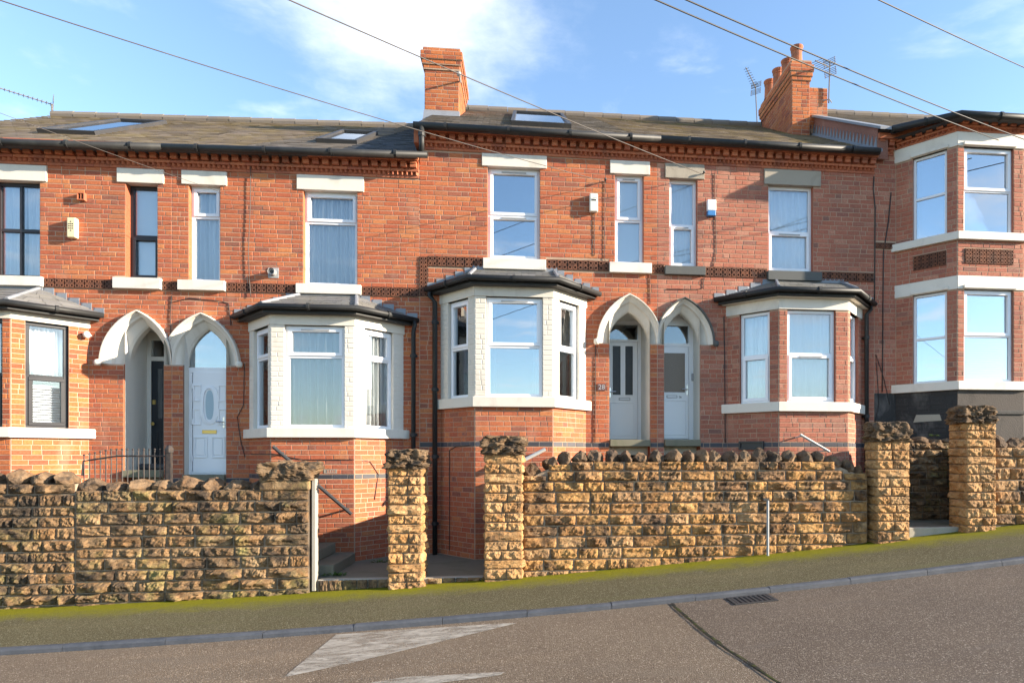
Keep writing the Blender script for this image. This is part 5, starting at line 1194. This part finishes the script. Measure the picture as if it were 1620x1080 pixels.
def pier(x0, x1, ytop, cap, label, depth=.46, sides='R', seed=0):
    FP = Face((0, PIER_Y), (1, PIER_Y)); ym = 800; a, b = FP.px(x0, ym)[0], FP.px(x1, ym)[0]; zt = FP.px((x0 + x1) / 2, ytop)[1]; xm = (a + b) / 2
    root = empty('gate_pier', (xm, PIER_Y + depth / 2, pav_z(xm)), label, 'gate pier', None)
    mb = MB(); mb.abox((a + .03, PIER_Y + .03, pav_z(a) - .2), (b - .03, PIER_Y + depth, zt)); mb.build('mortar_core', 'wall_mortar', root)
    z = zt; zf = pav_z(a) - .05; FR_ = Face((b, PIER_Y), (b, PIER_Y + depth)); FL_ = Face((a, PIER_Y + depth), (a, PIER_Y)); k = 0
    while z > zf:
        h = rs.uniform(.115, .15); zm = z - h / 2; k += 1; s = rs.uniform(.38, .62)
        cuts = [(0, 1)] if rs.random() < .28 else [(0, s), (s, 1)]
        for F, w in ((FP, b - a), (FR_, depth), (FL_, depth)):
            o = a if F is FP else 0
            for p, q in (cuts if F is FP else [(0, .55), (.55, 1)] if k % 2 else [(0, 1)]):
                M = Matrix.Translation(F.w(o + (p + q) / 2 * w, zm, -.022)) @ F.rot.to_4x4() @ Matrix.Diagonal(((q - p) * w - .008, .75, h - .008, 1)); instance('stone', rs.choice(SM['sandstone_pier']), root, M)
        z -= h
    s0, s1, b0, b1 = cap; zs0, zs1 = FP.px((x0 + x1) / 2, s1)[1], FP.px((x0 + x1) / 2, s0)[1]; zb1 = FP.px((x0 + x1) / 2, b0)[1]
    W = b - a + .09
    me = CAPM[1 + seed % 2]
    instance('cap_slab', CAPM[seed % 3], root, Matrix.Translation((xm, PIER_Y + depth / 2, zs0 - .006)) @ Matrix.Diagonal((W * .98, (depth + .1) * .98, (zs1 - zs0) * 1.15, 1)))
    instance('cap_stone', me, root, Matrix.Translation((xm, PIER_Y + depth / 2, zs1 - .03)) @ Matrix.Rotation(math.pi * (seed % 2), 4, 'Z') @ Matrix.Diagonal((W * .95, (depth + .06) * .95, (zb1 - zs1) * 1.18, 1)))
pier(613, 668, 739, (727, 741, 708, 730), 'sandstone gate pier standing alone between two gate gaps', seed=1)
pier(766, 827, 717, (705, 719, 687, 708), 'sandstone gate pier at the ramped start of the long golden wall', seed=2)
pier(1388, 1440, 697, (686, 698, 665, 688), 'sandstone gate pier at the uphill end of the long golden wall', depth=.36, seed=3)
pier(1530, 1577, 668, (656, 669, 639, 659), 'taller sandstone gate pier beside the rough ochre wall', depth=.42, seed=4)
mb = MB(); FP = Face((0, PIER_Y), (1, PIER_Y)); mb.box(FWL, wx(493), wx(499), FWL.px(496, 757)[1] - 1.52, FWL.px(496, 757)[1], -.12, .0); tag(mb.build('gate_post', 'post_white', bevel=.006), 'narrow white painted post fixed to the mossy wall end', 'post')

# paths, terraces and steps behind the walls
def slabbox(name, a, b, mat, bevel=.015):
    mb = MB(); mb.abox(a, b); return tag(mb.build(name, mat, bevel=bevel), kind='structure')
slabbox('garden_path', (-3.6, -2.02, -.4), (-.12, .0, -.06), 'step_stone')
slabbox('path_edging', (wx(500), -2.16, -.4), (wx(765), -2.03, -.053), 'concrete')
slabbox('garden_terrace', (-12, -1.88, -.3), (-3.45, .0, 1.02), 'soil'); slabbox('garden_terrace', (-.11, -1.88, -.3), (wx(1410), .0, 1.36), 'soil'); slabbox('garden_terrace', (wx(1580), -1.88, 0), (12, .0, 1.75), 'soil')
slabbox('garden_path', (wx(1416), -2.05, .2), (wx(1580), -1.06, pav_z(wx(1470)) + .11), 'step_stone'); slabbox('path_edging', (wx(1440), -2.16, .2), (wx(1528), -2.06, pav_z(wx(1470)) + .12), 'concrete')
# low pitched stone edging below the gate gaps
ge = empty('stone_edging', (wx(630), -2.2, pav_z(wx(630))), 'low row of small stones edging the pavement at the gate gaps', 'edging')
u = wx(502)
while u < wx(764):
    w = rs.uniform(.13, .22)
    if not wx(606) < u < wx(676): instance('stone', rs.choice(SM['sandstone_grey']), ge, Matrix.Translation(FWL.w(u + w / 2, (pav_z(u) - .06) / 2, -.02)) @ FWL.rot.to_4x4() @ Matrix.Diagonal((w - .012, .5, max(.03, -.06 - pav_z(u)), 1)))
    u += w
sp = empty('garden_steps', (-3.2, -1.2, 0), 'dark mossy stone steps climbing beside the bay behind the mossy wall', 'steps')
sx0 = atY(548, 870, -1.2).x
for k in range(7):
    mb = MB(); mb.abox((sx0 - .30 * (k + 1) - .03, -1.85, -.07 + .165 * k - (.1 if k == 0 else 0)), (sx0 - .30 * k, -.70, -.07 + .165 * (k + 1))); mb.build('step', 'step_stone', sp, bevel=.02)
def rail(p, q, r, mat, label, name='handrail', posts=True, foot=None):
    root = empty(name, (Vector(p) + Vector(q)) / 2, label, 'handrail'); mb = MB(); mb.tube([p, q], r, 8); mb.build('rail', mat, root)
    if posts:
        for t in (.08, .92):
            c = Vector(p).lerp(Vector(q), t); m = MB(); m.tube([c, c + Vector((0, posts, -.02))], r * .6, 6); m.build('bracket', mat, root)
rail(atY(432, 706, -.85), atY(556, 813, -.85), .028, 'dark_metal', 'black metal handrail sloping down past the white bay', posts=.19)
rail(atY(818, 733, -.90), atY(863, 710, -.90), .03, 'rail_white', 'white handrail rising beside the cream bay behind the gate pier', posts=.24)
rail(atY(1266, 687, -.95), atY(1312, 714, -.95), .022, 'rail_white', 'thin pale handrail in front of the brick bay', posts=.29)
# slim post in front of the golden wall
pp = FWL.px(1210, 868); a = FWL.w(pp[0], pav_z(pp[0]), .11); b = FWL.w(pp[0], FWL.px(1210, 787)[1], .11); root = empty('metal_post', a, 'slim rusty grey post standing against the long golden wall', 'post')
mb = MB(); mb.tube([a, b], .02, 8); mb.build('post', 'grey_metal', root); mb = MB(); mb.abox((b.x - .07, b.y - .02, b.z - .03), (b.x + .012, b.y + .03, b.z)); mb.build('arm', 'dark_metal', root)

# iron railing on the lower terrace
FRa = Face((0, -1.75), (1, -1.75)); ra = empty('iron_railing', FRa.w(FRa.px(195, 745)[0], 1.02), 'low wrought iron railing with ball tops above the mossy wall', 'railing')
n = 16
for k in range(n):
    x = 133 + (262 - 133) * k / (n - 1); uq = FRa.px(x, 730)[0]; top = FRa.px(x, 721 - 9 * min(1, k / 5))[1]
    mb = MB(); mb.tube([FRa.w(uq, 1.0), FRa.w(uq, top)], .008, 6); bq = mb.build('bar', 'iron', ra); mb = MB(); mb.lathe(FRa.w(uq, top), [(0, -.005), (.014, .006), (.014, .018), (0, .03)], 8); mb.build('finial', 'iron', bq, smooth=True)
mb = MB(); mb.tube([FRa.w(FRa.px(130, 748)[0], FRa.px(131, 752)[1])] + [FRa.w(FRa.px(132 + 13.3 * k, 730)[0], FRa.px(150, 729 - 8 * min(1, k / 4))[1]) for k in range(11)], .013, 6); mb.build('rail', 'iron', ra)
mb = MB(); mb.tube([FRa.w(FRa.px(130, 745)[0], 1.12), FRa.w(FRa.px(266, 745)[0], 1.12)], .012, 6); mb.build('rail', 'iron', ra)
mb = MB(); c = FRa.px(268, 718); mb.box(FRa, c[0] - .03, c[0] + .03, 1.0, c[1] + .02, -.03, .03); mb.lathe(FRa.w(c[0], c[1] + .02), [(.05, 0), (.055, .05), (.03, .1), (0, .11)], 10); mb.build('end_post', 'iron', ra)
# ferny weeds in the corners
def weeds(p, n, s, label):
    r = random.Random(int(p[0] * 100)); mb = MB()
    for k in range(n):
        a = r.uniform(0, 6.28); L = s * r.uniform(.5, 1.2); d = Vector((math.cos(a), math.sin(a), r.uniform(.4, 1.2))).normalized(); q = Vector(p) + Vector((r.uniform(-s, s) * 1.4, r.uniform(-s, s) * .4, 0)); sd = d.cross(Vector((0, 0, 1))).normalized() * L * .16
        m = q + d * L * .6; e = q + d * L - Vector((0, 0, L * .25)); mb.poly([q, m + sd, e, m - sd])
    tag(mb.build('weed', 'leaf'), label, 'plant')
weeds((sx0 + .02, -1.84, -.06), 46, .10, 'small green ferns growing at the foot of the garden steps'); weeds((-2.3, -.78, -.06), 30, .07, 'small weeds along the foot of the white bay')
weeds((F5.px(1475, 690)[0], -1.12, F5.px(1475, 690)[1]), 24, .07, 'small fern growing on top of the shaded retaining wall')

# ------------------------------------------------------------------ things on the walls
def alarm(x0, y0, x1, y1, dep, mat, label, foot=None, grille=None):
    a, b = FAC.px(x0, y0), FAC.px(x1, y1); root = empty('alarm_box', FAC.w((a[0] + b[0]) / 2, b[1], 0), label, 'alarm box')
    zb = b[1] + (.09 if foot else 0)
    mb = MB(); mb.box(FAC, a[0], b[0], zb, a[1], .006, dep); o = mb.build('cover', mat, root, bevel=.018)
    if foot: mb = MB(); mb.box(FAC, a[0] + .004, b[0] - .004, b[1], zb + .002, .006, dep - .005); mb.build('strobe', foot, root, bevel=.012)
    if grille:
        uc, zc2 = (a[0] + b[0]) / 2 - .0, (a[1] + b[1]) / 2
        for i in range(5):
            for j in range(3):
                if abs(j - 1) + abs(i - 2) < 3:
                    m = MB(); q = (uc + (j - 1) * .028, zc2 + .02 + (i - 2) * .036); m.tube([FAC.w(*q, dep - .002), FAC.w(*q, dep + .003)], .010, 8); m.build('sounder_hole', grille, root)
alarm(112, 347, 126, 379, .10, 'alarm_yellow', 'cream yellow alarm box with round sounder holes on the brick wall', grille='dark_text')
alarm(932, 309, 945, 338, .10, 'alarm_cream', 'plain cream alarm box beside the narrow white upstairs window')
q = FAC.px(938.5, 320); mb = MB(); mb.box(FAC, q[0] - .04, q[0] + .04, q[1] - .012, q[1] + .012, .10, .104); tag(mb.build('maker_badge', 'dark_text', bpy.data.objects[[o.name for o in bpy.data.objects if o.name.startswith('alarm_box')][-1]]))
alarm(1117, 318, 1131, 344, .09, 'alarm_white', 'white alarm box with blue base under the bare stone lintels', foot='alarm_blue')
# terracotta vent, flue, air bricks, lamp
q = FAC.px(132, 313); root = empty('wall_vent', FAC.w(q[0], q[1] - .05, 0), 'small square terracotta vent cowl above the yellow alarm box', 'vent'); mb = MB(); bars(mb, FAC, q[0] - .055, q[0] + .055, q[1] - .06, q[1] + .06, .014, .004, .07); mb.build('frame', 'terracotta_cornice', root)
mb = MB(); mb.box(FAC, q[0] - .004, q[0] + .004, q[1] - .046, q[1] + .046, .03, .065); mb.build('bar', 'terracotta_cornice', root); mb = MB(); mb.box(FAC, q[0] - .04, q[0] + .04, q[1] - .046, q[1] + .046, .004, .012); mb.build('back_plate', 'terracotta_dark', root)
q = FAC.px(433, 432); root = empty('boiler_flue', FAC.w(q[0], q[1] - .08, 0), 'round grey boiler flue on a square plate above the white bay', 'flue')
mb = MB(); mb.box(FAC, q[0] - .085, q[0] + .085, q[1] - .085, q[1] + .085, .004, .015); mb.build('plate', 'grey_metal', root); c = FAC.w(*q, .015); mb = MB(); mb.tube([c, c + FAC.N * .10], .055, 16, caps=False); mb.tube([c, c + FAC.N * .07], .05, 16); mb.build('pipe', 'grey_metal', root, smooth=False); mb = MB(); mb.tube([c + FAC.N * .0705, c + FAC.N * .074], .03, 12); mb.build('opening', 'dark_text', root)
def airbrick(F, x, y, H, w=.2, h=.06, mat='alarm_cream'):
    q = F.px(x, y); mb = MB(); bars(mb, F, q[0] - w / 2, q[0] + w / 2, q[1] - h / 2, q[1] + h / 2, .009, .001, .009)
    for k in range(7): uu = q[0] - w / 2 + .02 + k * (w - .04) / 6; mb.box(F, uu - .004, uu + .004, q[1] - h / 2 + .009, q[1] + h / 2 - .009, .001, .008)
    mb.box(F, q[0] - w / 2 + .008, q[0] + w / 2 - .008, q[1] - h / 2 + .008, q[1] + h / 2 - .008, .0045, .0055, 1); mb.build('air_brick', [mat, 'dark_text'], H.root)
airbrick(qA2[1], 523, 745, A2, .2, .06, 'concrete'); airbrick(qA2[2], 580, 745, A2, .15, .06, 'terracotta_cornice'); airbrick(qB1[2], 884, 687, B1, .12, .05, 'brick_orange'); airbrick(qB1[0], 735, 686, B1, .12, .05, 'brick_smoky')
q = qC[0]; w_ = q.px(1190, 703); mb = MB(); bars(mb, q, w_[0] - .24, w_[0] + .22, w_[1] - .09, w_[1] + .06, .03, .002, .04); mb.box(q, w_[0] - .21, w_[0] + .19, w_[1] - .06, w_[1] + .03, .002, .012); mb.build('cellar_vent', 'black_frame', B2.root)
q = FAC.px(144, 531); root = empty('wall_light', FAC.w(q[0], q[1], 0), 'small round wall light beside the black framed bay', 'lamp'); mb = MB(); mb.tube([FAC.w(*q, 0), FAC.w(*q, .08)], .02, 8); mb.build('arm', 'grey_metal', root); mb = MB(); mb.lathe(FAC.w(q[0], q[1] - .06, .10), [(0, 0), (.04, .015), (.055, .06), (.035, .10), (0, .12)], 12); mb.build('globe', 'alarm_cream', root, smooth=True)
# downpipes of the bays
def dp(H, x, ytop, ybot, xg, yg, r=.038):
    u, z1 = FAC.px(x, ytop, .08); z0 = FAC.px(x, ybot, .08)[1]; g = FAC.px(xg, yg, .10)
    downpipe(H, [FAC.w(g[0], g[1], .10), FAC.w(g[0], g[1] - .06, .10), FAC.w(u, z1, .08), FAC.w(u, z0, .08)], r)
dp(A2, 654, 525, 900, 656, 508); dp(B1, 688, 478, 902, 680, 462, .042); dp(B2, 1371, 497, 745, 1378, 484)
# cables fixed to the brickwork
def wire(pts, r, mat, label, cat='cable', sag=0):
    P_ = []
    for a, b in zip(pts, pts[1:]):
        a, b = Vector(a), Vector(b); n = 16 if sag else 4
        for k in range(n):
            t = k / n; p = a.lerp(b, t); p.z -= sag * 4 * t * (1 - t); P_.append(p)
    P_.append(Vector(pts[-1])); mb = MB(); mb.tube(P_, r, 6); return tag(mb.build('cable', mat, smooth=True), label, cat)
def wall_wire(px, label, r=.006, mat='cable_black', d=.014): wire([FAC.w(*FAC.px(x, y), d) for x, y in px], r, mat, label)
wall_wire([(398, 262), (397, 330), (394, 400), (396, 446), (398, 470)], 'thin pale cable hanging beside the narrow curtained window', .006, 'cable_pale', .03)
wall_wire([(272, 468), (270, 500), (271, 540)], 'short black cable dropping into the valley between the white arches')
wall_wire([(275, 478), (300, 472), (345, 476), (362, 480), (366, 515)], 'black cable looping above the white arch towards the bay')
wall_wire([(387, 575), (386, 640), (376, 660), (382, 700), (388, 722)], 'black cable trailing down beside the white panelled door')
wall_wire([(940, 339), (940, 405)], 'black cable below the plain cream alarm box'); wall_wire([(957, 288), (956, 410), (958, 414)], 'thin pale cable running down beside the cream alarm box', .005, 'cable_pale')
wall_wire([(942, 545), (941, 700)], 'black cable running down beside the number plate', .007)
wall_wire([(1028, 434), (1028, 482)], 'short black cable below the white sill over the arch')
wall_wire([(1130, 274), (1133, 400), (1128, 422)], 'black cable passing the white alarm box'); wall_wire([(1113, 440), (1112, 456), (1104, 458), (1054, 458)], 'black cable bent under the dark sill over the arch')
wall_wire([(1145, 500), (1146, 560), (1147, 700)], 'black cable down the corner of the brick bay', .008)
wall_wire([(1382, 280), (1381, 300), (1384, 330), (1383, 480)], 'black cable down the joint beside the two storey bay house', .010); wall_wire([(1409, 305), (1405, 350), (1397, 400), (1395, 620)], 'dark cable down the flat strip beside the two storey bay', .010)
wall_wire([(1407, 640), (1398, 600), (1385, 560), (1390, 640), (1383, 670)], 'thin cable curling above the black painted base')
F = qA2[1]; wire([qA2[0].w(*qA2[0].px(398, 718), .012), qA2[0].w(*qA2[0].px(426, 718), .012), F.w(*F.px(430, 717), .012), F.w(*F.px(480, 727), .012), F.w(*F.px(558, 727), .012), qA2[2].w(*qA2[2].px(585, 730), .012), qA2[2].w(*qA2[2].px(598, 750), .012), qA2[2].w(*qA2[2].px(592, 790), .012)], .006, 'cable_black', 'black cable strung across the base of the white bay')
F = qB1[0]; wire([F.w(*F.px(712, 870), .012), F.w(*F.px(712, 712), .012), F.w(*F.px(722, 706), .012), F.w(*F.px(744, 704), .012)], .006, 'cable_black', 'black cable rising up the base of the cream bay')
# overhead lines: from the wall bracket out over the street
def overhead(att, edge, Y, label, mat, r=.008, k=2.2, sag=.0, attY=-.03):
    a = atY(*att, attY); b = atY(*edge, Y); c = a + (b - a) * k; wire([a, c], r, mat, label, 'overhead line', sag)
    return a
def bracket(x, y, label):
    q = FAC.px(x, y); root = empty('cable_bracket', FAC.w(*q, 0), label, 'bracket'); mb = MB(); mb.tube([FAC.w(*q, 0), FAC.w(*q, .10)], .012, 6); mb.build('hook', 'dark_metal', root); mb = MB(); mb.lathe(FAC.w(q[0], q[1] - .02, .08), [(0, 0), (.022, .01), (.022, .04), (0, .05)], 8); mb.build('insulator', 'dark_metal', root)
overhead((956, 287), (110, 0), -4.5, 'overhead line from the roof sky down to the bracket by the cream alarm box', 'cable_pale', .0055, 2.0, .22, -.09); bracket(957, 287, 'small cable bracket above the cream alarm box')
overhead((1110, 275), (500, 0), -4.5, 'overhead line running down to the grey lintel over the narrow window', 'cable_pale', .0065, 2.0, .12, -.09); bracket(1112, 276, 'small cable bracket beside the grey lintel')
overhead((397, 320), (0, 168), -3.2, 'thin overhead line crossing the black framed windows to the wall', 'cable_pale', .0032, 2.2, .08, -.04)
overhead((1580, 222), (1085, 0), -4.5, 'lower of two overhead lines passing the chimney with pots', 'cable_black', .008, 2.0, .14, -1.0); overhead((1640, 228), (1133, 0), -4.5, 'upper of two overhead lines passing the chimney with pots', 'cable_black', .008, 2.0, .14, -1.0)
overhead((1700, 142), (1408, 0), -4.5, 'overhead line crossing the sky above the two storey bay house', 'cable_black', .007, 2.0, .06, -1.0)

# ------------------------------------------------------------------ aerials
def aerial(base, top, boom0, boom1, n, el, label, reflector=True, tilt=Vector((0, 0, 1))):
    root = empty('tv_aerial', base, label, 'aerial'); mb = MB(); mb.tube([base, top], .016, 6); mb.build('mast', 'aerial_metal', root); mb = MB(); mb.tube([boom0, boom1], .012, 6); mb.build('boom', 'aerial_metal', root)
    ax = (boom1 - boom0).normalized(); sd = ax.cross(tilt).normalized()
    for k in range(n):
        c = boom0.lerp(boom1, (k + .5) / n); m = MB(); L = el * (1.1 - .4 * k / n); m.tube([c - sd * L, c + sd * L], .006, 5); m.build('element', 'aerial_metal', root)
    if reflector:
        up = sd.cross(ax).normalized()
        for s in (-1, 1):
            m = MB(); c = boom0 + up * s * .1
            for j in range(-2, 3): m.tube([c - sd * .14 + up * .035 * j, c + sd * .14 + up * .035 * j], .006, 5)
            m.tube([c - sd * .12 - up * .08, c - sd * .12 + up * .08], .006, 5); m.tube([c + sd * .12 - up * .08, c + sd * .12 + up * .08], .006, 5); m.build('reflector', 'aerial_metal', root)
Yr = 4.2
aerial(atY(82, 190, Yr), atY(82, 166, Yr), atY(84, 166, Yr), atY(-12, 136, Yr - .6), 13, .09, 'long thin tv aerial on a short mast at the mossy roof ridge')
b0 = Vector((atY(1201, 207, 5.0).x, 5.0, fzB(XBE, 4.2) - .6)); tp = atY(1195, 136, 5.0)
aerial(b0, tp, atY(1196, 140, 5.0), atY(1180, 107, 4.4), 9, .09, 'tall upright tv aerial rising behind the chimney with pots')
ya = Ye + .05; b0 = atY(1311, 163, ya); tp = atY(1313, 97, ya)
aerial(b0, tp, atY(1313, 107, ya), atY(1290, 96, ya - .5), 6, .16, 'bushy tv aerial clamped to the low brick stack beside the chimney with pots')
mb = MB(); mb.tube([b0 + Vector((-.12, .06, .08)), b0 + Vector((.02, 0, .08)), b0 + Vector((.06, -.02, .0))], .014, 6); tag(mb.build('aerial_bracket', 'grey_metal'), 'metal bracket clamping the bushy aerial to the low stack', 'bracket')

# ------------------------------------------------------------------ groups of look-alikes
GR = {'terraced_house': 'terraced houses along the street', 'gate_pier': 'sandstone gate piers', 'stone_garden_wall': 'stone garden walls along the pavement', 'alarm_box': 'alarm boxes on the brick fronts', 'tv_aerial': 'tv aerials on the roofs',
      'curtain': 'curtains in the windows', 'window_blind': 'blinds in the windows', 'handrail': 'handrails behind the walls', 'cable_bracket': 'cable brackets on the brick fronts', 'weed': 'weeds by the paths'}
for o in col.objects:
    if o.parent is None and 'category' in o:
        k = o.name.split('.')[0]
        if k in GR: o['group'] = GR[k]
        elif k == 'cable': o['group'] = 'overhead lines' if o['category'] == 'overhead line' else 'cables fixed to the brickwork'
